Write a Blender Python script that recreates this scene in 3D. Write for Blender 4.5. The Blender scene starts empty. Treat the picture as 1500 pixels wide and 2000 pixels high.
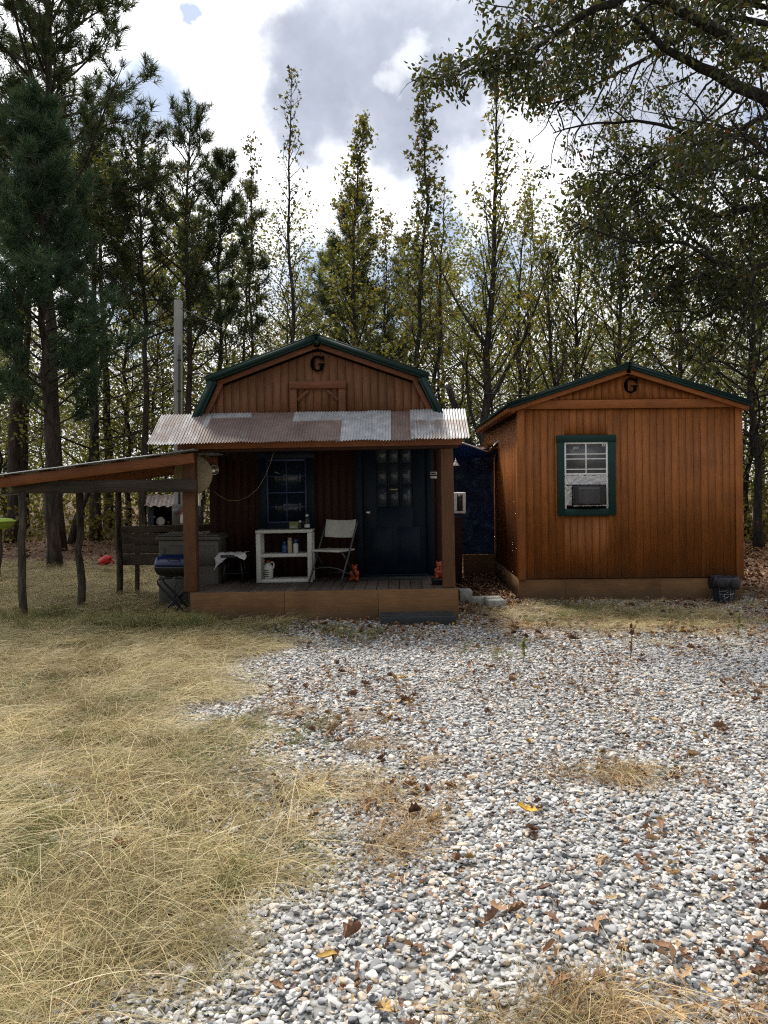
import bpy, bmesh, math, random
import numpy as np
from mathutils import Vector, Matrix, Euler

R = math.radians
rng = np.random.default_rng(7)
random.seed(7)
scene = bpy.context.scene
COL = scene.collection

# ------------------------------------------------------------------ camera frame
K, VX, HY, CZ = 1503.0, 779.0, 943.0, 1.635      # focal length, vanishing point and eye height
def W(px, py, Y):
    return np.array(((px - VX) / K * Y, Y, CZ - (py - HY) / K * Y))
def GY(py):                                       # distance of flat ground seen at a picture row
    return CZ * K / (py - HY)

# ------------------------------------------------------------------ noise
def _h(ix, iy, s):
    n = (ix.astype(np.int64) * 374761393 + iy.astype(np.int64) * 668265263 + s * 974711) & 0x7fffffff
    n = ((n ^ (n >> 13)) * 1274126177) & 0x7fffffff
    return ((n ^ (n >> 16)) & 0xffff) / 65535.0
def vnoise(x, y, s=0):
    x = np.asarray(x, float); y = np.asarray(y, float)
    ix = np.floor(x); iy = np.floor(y); fx = x - ix; fy = y - iy
    fx = fx * fx * (3 - 2 * fx); fy = fy * fy * (3 - 2 * fy)
    a = _h(ix, iy, s); b = _h(ix + 1, iy, s); c = _h(ix, iy + 1, s); d = _h(ix + 1, iy + 1, s)
    return (a * (1 - fx) + b * fx) * (1 - fy) + (c * (1 - fx) + d * fx) * fy
def fbm(x, y, s=0, o=4):
    v = 0; a = .5; t = 0
    for i in range(o):
        v = v + a * vnoise(np.asarray(x) * 2 ** i, np.asarray(y) * 2 ** i, s + i * 17); t += a; a *= .5
    return v / t
def sstep(a, b, x):
    t = np.clip((x - a) / (b - a), 0, 1); return t * t * (3 - 2 * t)

# ------------------------------------------------------------------ mesh builder
class MB:
    def __init__(s): s.v = []; s.f = {}; s.n = 0
    def add(s, v, *faces):
        v = np.asarray(v, float).reshape(-1, 3)
        for f in faces:
            f = np.asarray(f, int)
            if f.ndim == 1: f = f[None]
            s.f.setdefault(f.shape[1], []).append(f + s.n)
        s.v.append(v); s.n += len(v); return s
    def box(s, x0, x1, y0, y1, z0, z1, M=None):
        v = np.array([(x, y, z) for z in (z0, z1) for y in (y0, y1) for x in (x0, x1)], float)
        if M is not None: v = np.array([M @ Vector(p) for p in v])
        return s.add(v, [(0, 2, 3, 1), (4, 5, 7, 6), (0, 1, 5, 4), (2, 6, 7, 3), (0, 4, 6, 2), (1, 3, 7, 5)])
    def bar(s, a, b, w, h, up=(0, 0, 1)):            # a straight timber from a to b
        a = Vector(a); b = Vector(b); d = b - a; L = d.length; d.normalize()
        u = d.cross(Vector(up))
        if u.length < 1e-4: u = d.cross(Vector((1, 0, 0)))
        u.normalize(); n = u.cross(d)
        M = Matrix((d, u, n)).transposed().to_4x4(); M.translation = a
        return s.box(0, L, -w / 2, w / 2, -h / 2, h / 2, M)
    def prism(s, poly, d0, d1, ax='y'):              # polygon in (x,z), (y,z) or (x,y) swept along the third axis
        n = len(poly)
        def mk(d):
            return [(p[0], d, p[1]) if ax == 'y' else (d, p[0], p[1]) if ax == 'x' else (p[0], p[1], d) for p in poly]
        s.add(mk(d0) + mk(d1), [tuple(range(n))], [tuple(range(2 * n - 1, n - 1, -1))],
              [(i, i + n, (i + 1) % n + n, (i + 1) % n) for i in range(n)])
        return s
    def tube(s, path, rad, n=8, cap=True):
        P = np.asarray(path, float); m = len(P)
        r = np.broadcast_to(np.asarray(rad, float), (m,))
        T = np.gradient(P, axis=0); T /= np.linalg.norm(T, axis=1)[:, None] + 1e-12
        ref = np.array((1., 0, 0)) if abs(T[0, 0]) < .8 else np.array((0, 1., 0))
        U = np.empty_like(P); u = ref
        for i in range(m):
            u = u - T[i] * u.dot(T[i]); u = u / (np.linalg.norm(u) + 1e-12); U[i] = u
        V = np.cross(T, U)
        a = np.arange(n) * 2 * np.pi / n
        v = P[:, None] + r[:, None, None] * (np.cos(a)[None, :, None] * U[:, None] + np.sin(a)[None, :, None] * V[:, None])
        i = np.arange(m - 1)[:, None] * n; j = np.arange(n)[None]; k = (j + 1) % n
        q = np.stack([i + j, i + k, i + n + k, i + n + j], -1).reshape(-1, 4)
        fs = [q]
        if cap: fs += [[tuple(range(n - 1, -1, -1))], [tuple((m - 1) * n + x for x in range(n))]]
        return s.add(v.reshape(-1, 3), *fs)
    def lathe(s, prof, c=(0, 0, 0), n=20, sx=1, sy=1):
        m = len(prof); a = np.arange(n) * 2 * np.pi / n
        v = np.array([(c[0] + r * sx * math.cos(t), c[1] + r * sy * math.sin(t), c[2] + z) for r, z in prof for t in a])
        i = np.arange(m - 1)[:, None] * n; j = np.arange(n)[None]; k = (j + 1) % n
        q = np.stack([i + j, i + k, i + n + k, i + n + j], -1).reshape(-1, 4)
        return s.add(v, q, [tuple(range(n - 1, -1, -1))], [tuple((m - 1) * n + x for x in range(n))])
    def ball(s, c, r, sx=1, sy=1, sz=1, n=14, m=9):
        prof = [(max(1e-4, math.sin(math.pi * i / m)) * r, -math.cos(math.pi * i / m) * r * sz) for i in range(m + 1)]
        return s.lathe(prof, c, n, sx, sy)
    def stamp(s, tv, tf, P, D, N, sc):               # many copies of a small template (leaf, needle tuft)
        tv = np.asarray(tv, float); P = np.asarray(P); n = len(P)
        if n == 0: return s
        D = D / (np.linalg.norm(D, axis=1)[:, None] + 1e-9)
        U = np.cross(D, N); U /= np.linalg.norm(U, axis=1)[:, None] + 1e-9
        N = np.cross(U, D); sc = np.broadcast_to(sc, (n,))[:, None, None]
        v = P[:, None] + sc * (tv[None, :, 0:1] * U[:, None] + tv[None, :, 1:2] * D[:, None] + tv[None, :, 2:3] * N[:, None])
        fs = []
        for f in tf:
            f = np.asarray(f); f = f[None] if f.ndim == 1 else f
            fs.append((np.arange(n)[:, None, None] * len(tv) + f[None]).reshape(-1, f.shape[1]))
        return s.add(v.reshape(-1, 3), *fs)
    def mesh(s, name, smooth=False):
        me = bpy.data.meshes.new(name)
        if not s.v: return me
        v = np.concatenate(s.v); me.vertices.add(len(v)); me.vertices.foreach_set('co', v.astype(np.float32).ravel())
        loops = []; starts = []; tot = 0; cnt = 0
        for k, fl in s.f.items():
            f = np.concatenate(fl); loops.append(f.ravel()); starts.append(tot + np.arange(len(f)) * k); tot += f.size; cnt += len(f)
        me.loops.add(tot); me.polygons.add(cnt)
        me.loops.foreach_set('vertex_index', np.concatenate(loops).astype(np.int32))
        me.polygons.foreach_set('loop_start', np.concatenate(starts).astype(np.int32))
        if smooth: me.polygons.foreach_set('use_smooth', np.ones(cnt, bool))
        me.update(calc_edges=True); me.validate()
        return me
    def build(s, name, mat, parent=None, smooth=False, bevel=0, seg=1, loc=None):
        me = s.mesh(name, smooth)
        if mat: me.materials.append(mat)
        o = bpy.data.objects.new(name, me); COL.objects.link(o)
        if parent: o.parent = parent
        if loc is not None: o.location = loc
        if bevel:
            b = o.modifiers.new('bevel', 'BEVEL'); b.width = bevel; b.segments = seg; b.limit_method = 'ANGLE'; b.angle_limit = R(40)
        return o

def tag(o, label, cat, group=None, kind=None):
    o['label'] = label; o['category'] = cat
    if group: o['group'] = group
    if kind: o['kind'] = kind
    return o
def thing(name, label, cat, loc=(0, 0, 0), rot=(0, 0, 0), group=None):
    o = bpy.data.objects.new(name, None); COL.objects.link(o); o.empty_display_size = .2
    o.location = loc; o.rotation_euler = rot
    return tag(o, label, cat, group)
def copy_tree(o, parent=None):
    c = o.copy(); COL.objects.link(c)
    if parent: c.parent = parent
    for ch in list(o.children): copy_tree(ch, c)
    return c

# ------------------------------------------------------------------ materials
def new_mat(name):
    m = bpy.data.materials.new(name); m.use_nodes = True
    nt = m.node_tree; nt.nodes.clear()
    out = nt.nodes.new('ShaderNodeOutputMaterial')
    return m, nt, out
def nd(nt, t, **kw):
    n = nt.nodes.new(t)
    for k, v in kw.items():
        if k.startswith('i_'):
            key = k[2:]; key = int(key) if key.isdigit() else key.replace('_', ' ')
            n.inputs[key].default_value = v
        else: setattr(n, k, v)
    return n
def ramp(nt, stops, fac=None, interp='LINEAR'):
    n = nt.nodes.new('ShaderNodeValToRGB'); n.color_ramp.interpolation = interp
    e = n.color_ramp.elements
    while len(e) < len(stops): e.new(.5)
    for i, (p, c) in enumerate(stops):
        e[i].position = p; e[i].color = (*c, 1) if len(c) == 3 else c
    if fac is not None: nt.links.new(fac, n.inputs[0])
    return n
def mixc(nt, fac, a, b, blend='MIX'):
    n = nt.nodes.new('ShaderNodeMix'); n.data_type = 'RGBA'; n.blend_type = blend
    for sock, v in ((n.inputs[0], fac), (n.inputs[6], a), (n.inputs[7], b)):
        if isinstance(v, (int, float)): sock.default_value = v
        elif isinstance(v, tuple): sock.default_value = (*v, 1) if len(v) == 3 else v
        else: nt.links.new(v, sock)
    return n.outputs[2]
def mth(nt, op, a, b=None, c=None):
    n = nt.nodes.new('ShaderNodeMath'); n.operation = op
    for i, v in enumerate((a, b, c)):
        if v is None: continue
        if isinstance(v, (int, float)): n.inputs[i].default_value = v
        else: nt.links.new(v, n.inputs[i])
    return n.outputs[0]
def coords(nt, scale=(1, 1, 1), kind='Object', loc=(0, 0, 0)):
    tc = nt.nodes.new('ShaderNodeTexCoord'); mp = nt.nodes.new('ShaderNodeMapping')
    mp.inputs['Scale'].default_value = scale; mp.inputs['Location'].default_value = loc
    nt.links.new(tc.outputs[kind], mp.inputs[0]); return mp.outputs[0]
def noise(nt, vec, scale, detail=4, rough=.55, dist=0):
    n = nt.nodes.new('ShaderNodeTexNoise'); n.inputs['Scale'].default_value = scale; n.inputs['Detail'].default_value = detail
    n.inputs['Roughness'].default_value = rough; n.inputs['Distortion'].default_value = dist
    nt.links.new(vec, n.inputs['Vector']); return n.outputs[0]
def bump(nt, h, strength=.3, dist=.01):
    n = nt.nodes.new('ShaderNodeBump'); n.inputs['Strength'].default_value = strength; n.inputs['Distance'].default_value = dist
    nt.links.new(h, n.inputs['Height']); return n.outputs[0]
def princ(nt, out, col, rough=.6, metal=0, nrm=None, spec=.5, **kw):
    p = nt.nodes.new('ShaderNodeBsdfPrincipled')
    for key, v in (('Base Color', col), ('Roughness', rough), ('Metallic', metal), ('Specular IOR Level', spec)):
        if isinstance(v, (int, float)): p.inputs[key].default_value = v
        elif isinstance(v, tuple): p.inputs[key].default_value = (*v, 1) if len(v) == 3 else v
        else: nt.links.new(v, p.inputs[key])
    for k, v in kw.items(): p.inputs[k.replace('_', ' ')].default_value = v
    if nrm is not None: nt.links.new(nrm, p.inputs['Normal'])
    nt.links.new(p.outputs[0], out.inputs[0]); return p

def wood(name, c0, c1, axis='z', rough=.6, stain=.5, vary=.35, grain=1.0, mud=None):
    """Stained boards: grain stretched along the board, a blotchy stain, every board its own tone."""
    m, nt, out = new_mat(name)
    s = {'z': (9, 9, .55), 'x': (.55, 9, 9), 'y': (9, .55, 9)}[axis]
    geo = nt.nodes.new('ShaderNodeNewGeometry')
    tc = nt.nodes.new('ShaderNodeTexCoord'); mp = nt.nodes.new('ShaderNodeMapping'); mp.inputs['Scale'].default_value = s
    off = nd(nt, 'ShaderNodeVectorMath', operation='MULTIPLY_ADD'); off.inputs[1].default_value = (7, 3, 5)
    comb = nt.nodes.new('ShaderNodeCombineXYZ')
    for i in range(3): nt.links.new(geo.outputs['Random Per Island'], comb.inputs[i])
    nt.links.new(comb.outputs[0], off.inputs[0]); nt.links.new(tc.outputs['Object'], off.inputs[2])
    nt.links.new(off.outputs[0], mp.inputs[0])
    g = noise(nt, mp.outputs[0], 4.5 * grain, 6, .62, 1.6)
    fine = noise(nt, mp.outputs[0], 22 * grain, 3, .6, .2)
    bl = noise(nt, coords(nt, (1, 1, 1)), 1.7, 4, .6, .4)
    base = ramp(nt, [(.28, c0), (.5, tuple(.5 * (a + b) for a, b in zip(c0, c1))), (.72, c1)], g).outputs[0]
    f2 = mixc(nt, .35, base, ramp(nt, [(.3, (.35, .35, .35)), (.7, (1.3, 1.3, 1.3))], fine).outputs[0], 'MULTIPLY')
    f3 = mixc(nt, stain, f2, ramp(nt, [(.3, (.5, .47, .45)), (.68, (1.25, 1.2, 1.15))], bl).outputs[0], 'MULTIPLY')
    ri = mth(nt, 'MULTIPLY_ADD', geo.outputs['Random Per Island'], vary, 1 - vary * .5)
    f4 = nd(nt, 'ShaderNodeVectorMath', operation='SCALE'); nt.links.new(f3, f4.inputs[0]); nt.links.new(ri, f4.inputs['Scale'])
    col = f4.outputs[0]
    if mud:                                               # splashed soil along the foot of the boards
        sx = nt.nodes.new('ShaderNodeSeparateXYZ'); nt.links.new(tc.outputs['Object'], sx.inputs[0])
        e = mth(nt, 'ADD', sx.outputs[2], mth(nt, 'MULTIPLY', noise(nt, coords(nt, (5, 5, 9)), 1.5, 6, .7), -mud[1]))
        mr = nt.nodes.new('ShaderNodeMapRange'); mr.inputs['From Min'].default_value = mud[0]; mr.inputs['From Max'].default_value = mud[0] - mud[1]; nt.links.new(e, mr.inputs['Value'])
        col = mixc(nt, mth(nt, 'MULTIPLY', mr.outputs[0], .6), col, (.105, .08, .055))
    princ(nt, out, col, rough, 0, bump(nt, fine, .25, .004), .3)
    return m
def paint(name, c, rough=.5, metal=0, var=.25, scale=6, bmp=.08, spec=.5, **kw):
    """Paint or plastic with faint wear and unevenness."""
    m, nt, out = new_mat(name)
    v = coords(nt); n = noise(nt, v, scale, 5, .6); n2 = noise(nt, v, scale * 9, 3, .6)
    col = mixc(nt, 1.0, c, ramp(nt, [(.25, (1 - var,) * 3), (.75, (1 + var,) * 3)], n).outputs[0], 'MULTIPLY')
    r = mth(nt, 'MULTIPLY_ADD', n, .25, rough - .12)
    princ(nt, out, col, r, metal, bump(nt, n2, bmp, .004), spec, **kw); return m
def leafmat(name, stops, trans=.45, rough=.55):
    """Leaves: a colour per leaf, light shining through."""
    m, nt, out = new_mat(name)
    g = nt.nodes.new('ShaderNodeNewGeometry')
    c = ramp(nt, stops, g.outputs['Random Per Island']).outputs[0]
    p = nt.nodes.new('ShaderNodeBsdfPrincipled'); p.inputs['Roughness'].default_value = rough; p.inputs['Specular IOR Level'].default_value = .3
    nt.links.new(c, p.inputs['Base Color'])
    t = nt.nodes.new('ShaderNodeBsdfTranslucent')
    nt.links.new(mixc(nt, 1.0, c, (1.5, 1.35, .7), 'MULTIPLY'), t.inputs[0])
    mx = nt.nodes.new('ShaderNodeMixShader'); mx.inputs[0].default_value = trans
    nt.links.new(p.outputs[0], mx.inputs[1]); nt.links.new(t.outputs[0], mx.inputs[2]); nt.links.new(mx.outputs[0], out.inputs[0])
    return m
def barkmat(name, c0, c1, sc=1):
    m, nt, out = new_mat(name)
    v = coords(nt, (14 * sc, 14 * sc, 2.6 * sc)); n = noise(nt, v, 1.4, 6, .68, .8)
    vo = nt.nodes.new('ShaderNodeTexVoronoi'); vo.feature = 'DISTANCE_TO_EDGE'; vo.inputs['Scale'].default_value = 1.0
    nt.links.new(v, vo.inputs['Vector'])
    c = ramp(nt, [(.3, c0), (.7, c1)], n).outputs[0]
    c = mixc(nt, .6, c, ramp(nt, [(.0, (.35,) * 3), (.22, (1.1,) * 3)], vo.outputs['Distance']).outputs[0], 'MULTIPLY')
    princ(nt, out, c, .9, 0, bump(nt, mth(nt, 'ADD', n, vo.outputs['Distance']), .9, .03), .2); return m

M = {}
M['shed_z'] = wood('shed_siding', (.225, .070, .014), (.40, .138, .032), 'z', .55, .5, .28, 1.0, (.36, .25))
M['shed_x'] = wood('shed_trim', (.23, .071, .015), (.345, .115, .027), 'x', .55, .5, .3)
M['shed_y'] = wood('shed_side_trim', (.23, .071, .015), (.345, .115, .027), 'y', .55, .5, .3)
M['cab_z'] = wood('cabin_siding', (.12, .050, .022), (.235, .103, .047), 'z', .6, .5, .3)
M['cab_x'] = wood('cabin_trim', (.10, .036, .016), (.19, .073, .033), 'x', .6, .5, .3)
M['cab_shaded'] = wood('shaded_cabin_siding', (.024, .0075, .005), (.046, .015, .009), 'z', .7, .5, .4)  # dark stain deepened further, so the porch recess's shade sits in this colour
M['post'] = wood('post_wood', (.10, .045, .02), (.18, .085, .038), 'z', .7, .5, .2)
M['beam'] = wood('beam_wood', (.14, .048, .017), (.25, .092, .033), 'x', .6, .6, .3)
M['deck'] = wood('deck_planks', (.055, .043, .035), (.115, .09, .074), 'y', .75, .6, .5)
M['skirt'] = wood('skirt_board', (.155, .080, .033), (.215, .112, .048), 'x', .8, .75, .12, .5, (.10, .16))
M['grey_x'] = wood('weathered_plank', (.045, .037, .029), (.14, .118, .094), 'x', .85, .8, .5)
M['grey_z'] = wood('weathered_pole', (.32, .325, .32), (.50, .505, .50), 'z', .85, .4, .2)
M['beam_dark'] = wood('dark_weathered_beam', (.022, .019, .016), (.07, .058, .046), 'x', .85, .8, .5)
M['log'] = barkmat('log_bark', (.035, .028, .022), (.15, .125, .1))
M['green'] = paint('green_paint', (.003, .032, .027), .5, 0, .3, 6, .08, .3)
M['green_metal'] = paint('green_roof_metal', (.002, .022, .019), .5, 0, .3, 6, .08, .3)
M['door'] = paint('door_paint', (.0035, .010, .021), .5, 0, .25, 6, .08, .2)
M['white'] = paint('white_plastic', (.52, .52, .48), .45, 0, .12)
M['vinyl'] = paint('white_vinyl', (.85, .85, .84), .35, 0, .06)
M['chairw'] = paint('chair_plastic', (.42, .42, .37), .5, 0, .15)
M['dark'] = paint('dark_metal', (.012, .014, .018), .4, .3, .3)
M['chairm'] = paint('chair_tube', (.05, .055, .06), .4, .4, .2)
M['ironb'] = paint('black_iron', (.0018, .0018, .0026), .7, 0, .2, 9, .1, .04)
M['blackp'] = paint('black_plastic', (.012, .012, .014), .35, 0, .3, 20, .5)
M['bag'] = paint('black_bag', (.01, .01, .012), .22, 0, .3, 25, 1.0)
M['rubber'] = paint('rubber_mat', (.022, .027, .03), .75, 0, .4, 12, .6)
M['box'] = paint('storage_plastic', (.105, .10, .085), .55, 0, .15, 3)
M['boxd'] = paint('storage_panel_plastic', (.08, .077, .066), .55, 0, .15, 3)
M['grill'] = paint('blue_enamel', (.006, .016, .075), .25, 0, .2, 4, .02, .6)
M['concrete'] = paint('concrete', (.30, .30, .275), .9, 0, .4, 14, .8, .2)
M['cloth'] = paint('white_cloth', (.6, .58, .58), .9, 0, .15, 30, .4, .1)
M['steel'] = paint('bright_steel', (.55, .54, .5), .22, .9, .1)
M['beige'] = paint('beige_disc', (.36, .29, .19), .7, 0, .2, 8)
M['orange'] = paint('orange_glaze', (.30, .042, .010), .4, 0, .4, 20)
M['red'] = paint('red_plastic', (.55, .02, .02), .35, 0, .2)
M['lime'] = paint('lime_plastic', (.30, .42, .05), .45, 0, .2, 4)
M['cord'] = paint('cord', (.30, .24, .13), .6)
M['wire'] = paint('black_wire', (.012, .012, .012), .6)
M['navy'] = paint('navy_bucket', (.02, .028, .045), .45, 0, .3)
M['pinkred'] = paint('dark_red_plastic', (.12, .01, .025), .5)
M['grey'] = paint('grey_plastic', (.075, .075, .08), .5, 0, .12, 10)
M['canblue'] = paint('can_blue', (.02, .06, .18), .35, .2)
M['cantan'] = paint('can_tan', (.36, .29, .17), .4, .1)
M['canwhite'] = paint('can_white', (.5, .52, .52), .4)
M['boxgreen'] = paint('carton_green', (.16, .17, .06), .7, 0, .6, 40)
M['paper'] = paint('paper', (.5, .5, .48), .9)
M['ink'] = paint('ink', (.03, .03, .04), .9)
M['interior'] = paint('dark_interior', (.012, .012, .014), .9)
M['wellblue'] = paint('faded_blue_board', (.03, .04, .07), .8, 0, .5)
M['leafdebris'] = leafmat('dead_leaves', [(0, (.05, .022, .012)), (.5, (.12, .055, .028)), (1, (.2, .1, .05))], .15)

def mk_metal():
    """Corrugated galvanised sheet; the object's colour sets how rusty: red = rust, green = how much of the top stays bright."""
    m, nt, out = new_mat('corrugated_metal')
    oi = nt.nodes.new('ShaderNodeObjectInfo'); sp = nt.nodes.new('ShaderNodeSeparateColor'); nt.links.new(oi.outputs['Color'], sp.inputs[0])
    tc = nt.nodes.new('ShaderNodeTexCoord')
    n = noise(nt, tc.outputs['Object'], 3.0, 6, .65, .3)
    mp = nt.nodes.new('ShaderNodeMapping'); mp.inputs['Scale'].default_value = (24, 1.2, 1.2); nt.links.new(tc.outputs['Object'], mp.inputs[0])
    st = noise(nt, mp.outputs[0], 1.2, 4, .6)
    mx = mth(nt, 'MULTIPLY_ADD', st, .55, mth(nt, 'MULTIPLY_ADD', n, .9, -.73))
    f = nd(nt, 'ShaderNodeClamp')
    fm = mth(nt, 'MULTIPLY', mth(nt, 'ADD', mx, mth(nt, 'MULTIPLY_ADD', sp.outputs[0], 1.0, -.42)), 4.0); nt.links.new(fm, f.inputs[0])
    # sheets that were lapped keep a bright strip along their upper edge
    xyz = nt.nodes.new('ShaderNodeSeparateXYZ'); nt.links.new(tc.outputs['Generated'], xyz.inputs[0])
    edge = mth(nt, 'GREATER_THAN', mth(nt, 'ADD', xyz.outputs[1], mth(nt, 'MULTIPLY', n, .05)), mth(nt, 'SUBTRACT', 1.03, sp.outputs[1]))
    f = mth(nt, 'MULTIPLY', f.outputs[0], mth(nt, 'SUBTRACT', 1.0, mth(nt, 'MULTIPLY', edge, .9)))
    rust = ramp(nt, [(.3, (.095, .068, .060)), (.5, (.155, .112, .10)), (.7, (.225, .165, .14))], n).outputs[0]
    zinc = ramp(nt, [(.3, (.28, .295, .315)), (.6, (.43, .445, .465)), (.8, (.60, .615, .63))], noise(nt, tc.outputs['Object'], 9, 5, .6)).outputs[0]
    fl = noise(nt, tc.outputs['Object'], 40, 3, .6)
    flk = ramp(nt, [(.60, (0, 0, 0)), (.68, (1, 1, 1))], fl).outputs[0]
    c = mixc(nt, f, zinc, rust); c = mixc(nt, mth(nt, 'MULTIPLY', flk, .45), c, (.20, .09, .045))
    princ(nt, out, c, .5, mth(nt, 'MULTIPLY', mth(nt, 'SUBTRACT', 1.0, f), .25), bump(nt, fl, .15, .003), .5); return m
M['metal'] = mk_metal()

def mk_tarp():
    m, nt, out = new_mat('blue_tarp'); v = coords(nt)
    n = noise(nt, v, 3.2, 7, .66, .8); n2 = noise(nt, v, 11, 5, .7, .5)
    c = ramp(nt, [(.36, (.005, .018, .075)), (.52, (.016, .05, .14)), (.62, (.07, .13, .18)), (.74, (.20, .26, .30))], n).outputs[0]
    princ(nt, out, c, .38, 0, bump(nt, mth(nt, 'ADD', n, n2), .9, .05), .5); return m
M['tarp'] = mk_tarp()
M['tarptop'] = paint('bright_blue_tarp', (.016, .06, .27), .4, 0, .3, 5, .4)
def mk_foil():
    m, nt, out = new_mat('crumpled_foil'); v = coords(nt)
    vo = nt.nodes.new('ShaderNodeTexVoronoi'); vo.inputs['Scale'].default_value = 75; nt.links.new(v, vo.inputs['Vector'])
    princ(nt, out, (.60, .59, .60), .45, .7, bump(nt, vo.outputs['Distance'], .5, .01), .5); return m
M['foil'] = mk_foil()
def mk_glass(name, c, rough=.06):
    m, nt, out = new_mat(name); v = coords(nt); n = noise(nt, v, 3, 3)
    col = mixc(nt, 1.0, c, ramp(nt, [(.3, (.7,) * 3), (.7, (1.3,) * 3)], n).outputs[0], 'MULTIPLY')
    princ(nt, out, col, rough, 0, bump(nt, n, .05, .01), .5); return m
M['glass'] = mk_glass('window_glass', (.02, .024, .03))
M['glassgrey'] = mk_glass('screened_glass', (.115, .115, .125), .3)
M['glasscurtain'] = mk_glass('curtained_glass', (.045, .056, .072), .12)
# ================================================================== BUILDINGS
def letter_g(w, h, d):
    """A bold slab-serif capital G in the x,z plane, centred, front face at -d."""
    mb = MB(); pts_o = []; pts_i = []; n = 26
    a0, a1 = R(42), R(322)
    for i in range(n + 1):
        a = a0 + (a1 - a0) * i / n
        pts_o.append((.47 * w * math.cos(a), .5 * h * math.sin(a)))
        k = abs(math.cos(a)) ** 1.3
        pts_i.append(((.47 * w - .075 * w - .185 * w * k) * math.cos(a), (.5 * h - .105 * h) * math.sin(a)))
    for i in range(n):
        mb.prism([pts_o[i], pts_o[i + 1], pts_i[i + 1], pts_i[i]], -d, 0)
    mb.prism([(.20 * w, -.44 * h), (.40 * w, -.36 * h), (.40 * w, -.02 * h), (.20 * w, -.02 * h)], -d - .0012, 0)
    mb.prism([(.02 * w, -.07 * h), (.52 * w, -.07 * h), (.52 * w, .0), (.02 * w, .0)], -d - .0024, 0)
    mb.prism([(.30 * w, .40 * h), (.40 * w, .10 * h), (.445 * w, .10 * h), (.445 * w, .47 * h), (.385 * w, .47 * h)], -d - .0018, 0)
    return mb

def boards(mb, u0, u1, face, z0, ztop, pitch=.1016, gap=.005, th=.006, ax='y', sgn=-1, back=.045, holes=(), zbot=None, jit=.0011):
    """Vertical grooved siding along u at depth 'face' (outer surface), clipped by ztop(u), with rectangular holes."""
    def pr(a, b, da, db, za0, zb0, za1, zb1):
        if za1 - za0 < .01 and zb1 - zb0 < .01: return
        za1 = max(za1, za0 + .002); zb1 = max(zb1, zb0 + .002)
        P = [(a, za0), (b, zb0), (b, zb1), (a, za1)]
        lo, hi = (da, db) if da < db else (db, da)
        mb.prism(P, lo, hi, ax)
    n = int(math.ceil((u1 - u0) / pitch)); zb = zbot or (lambda u: z0)
    for i in range(n):
        a = u0 + i * pitch; b = min(a + pitch, u1)
        segs = [(a, b)]
        for (h0, h1, _, _) in holes:                      # split boards at hole edges
            segs = [s for (p, q) in segs for s in ([(p, h0), (h0, q)] if p < h0 < q else [(p, h1), (h1, q)] if p < h1 < q else [(p, q)])]
        for (p, q) in segs:
            mid = .5 * (p + q); iv = [(zb, ztop)]
            for (h0, h1, k0, k1) in holes:
                if h0 - 1e-6 <= mid <= h1 + 1e-6:
                    iv = [(zb, lambda u, k=k0: k), (lambda u, k=k1: k, ztop)]
            f = face + sgn * random.uniform(-jit, jit)
            e0 = (gap * .5 if i % 12 else gap * 1.1) if abs(p - a) < 1e-9 else 0; e1 = gap * .5 if abs(q - b) < 1e-9 else 0
            for lo, hi in iv:
                pr(p + e0, q - e1, f, face - sgn * th, lo(p), lo(q), hi(p), hi(q))
                pr(p, q, face - sgn * (th + .001), face - sgn * back, lo(p) + .003, lo(q) + .003, hi(p) - .003, hi(q) - .003)

# ---------------------------------------------------------------- barn cabin
CX, CYR, TH = -.95, 9.80, R(-1.0)
cabin = thing('barn_cabin', 'brown board barn cabin with green gambrel roof and a dark open front porch', 'cabin', (CX, CYR, 0), (0, TH, 0))
def C(px, py, Y):                                      # picture point at depth Y -> cabin's own axes
    w = W(px, py, Y); x = w[0] - CX; z = w[2]; c, s = math.cos(TH), math.sin(TH)
    return np.array((x * c - z * s, Y - CYR, x * s + z * c))
def Cw(p):                                             # cabin's own axes -> world
    c, s = math.cos(TH), math.sin(TH)
    return Vector((CX + p[0] * c + p[2] * s, CYR + p[1], -p[0] * s + p[2] * c))
DZ = .357                                              # deck height
def deck_pt(px, py=None, Y=None, Yguess=9.8):
    """World point on the deck under picture column px at depth Y."""
    x = (px - VX) / K * Y - CX
    return Cw((x, Y - CYR, DZ))
GYc, WYc, DYc = 9.55 - CYR, 10.42 - CYR, 9.15 - CYR    # gable plane, porch back wall, deck front
ap = C(620, 655, 9.46); kl = C(400, 739, 9.46); kr = C(839, 730, 9.46)
ux = .5 * (kr[0] - kl[0]); xm = .5 * (kr[0] + kl[0]); zk = .5 * (kr[2] + kl[2]); za = ap[2]
sl = (za - zk) / ux
lx0, lx1 = ux - .065, ux + .265; lz0, lz1 = zk - .035, zk - .72
def gab_top(u, off=.17):
    d = abs(u - xm)
    zu = za - sl * d - off
    t = (d - (lx0 - .075)) / (lx1 - lx0)
    return min(zu, lz0 - .03 + (lz1 - lz0) * t) if d > lx0 - .075 else zu
half = 1.555
mb = MB(); boards(mb, xm - half - .03, xm + half + .03, GYc, 2.30, gab_top, .1016, .005); mb.build('gable_wall', M['cab_z'], cabin)
LYB = 14.2 - CYR
roof = MB()
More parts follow.
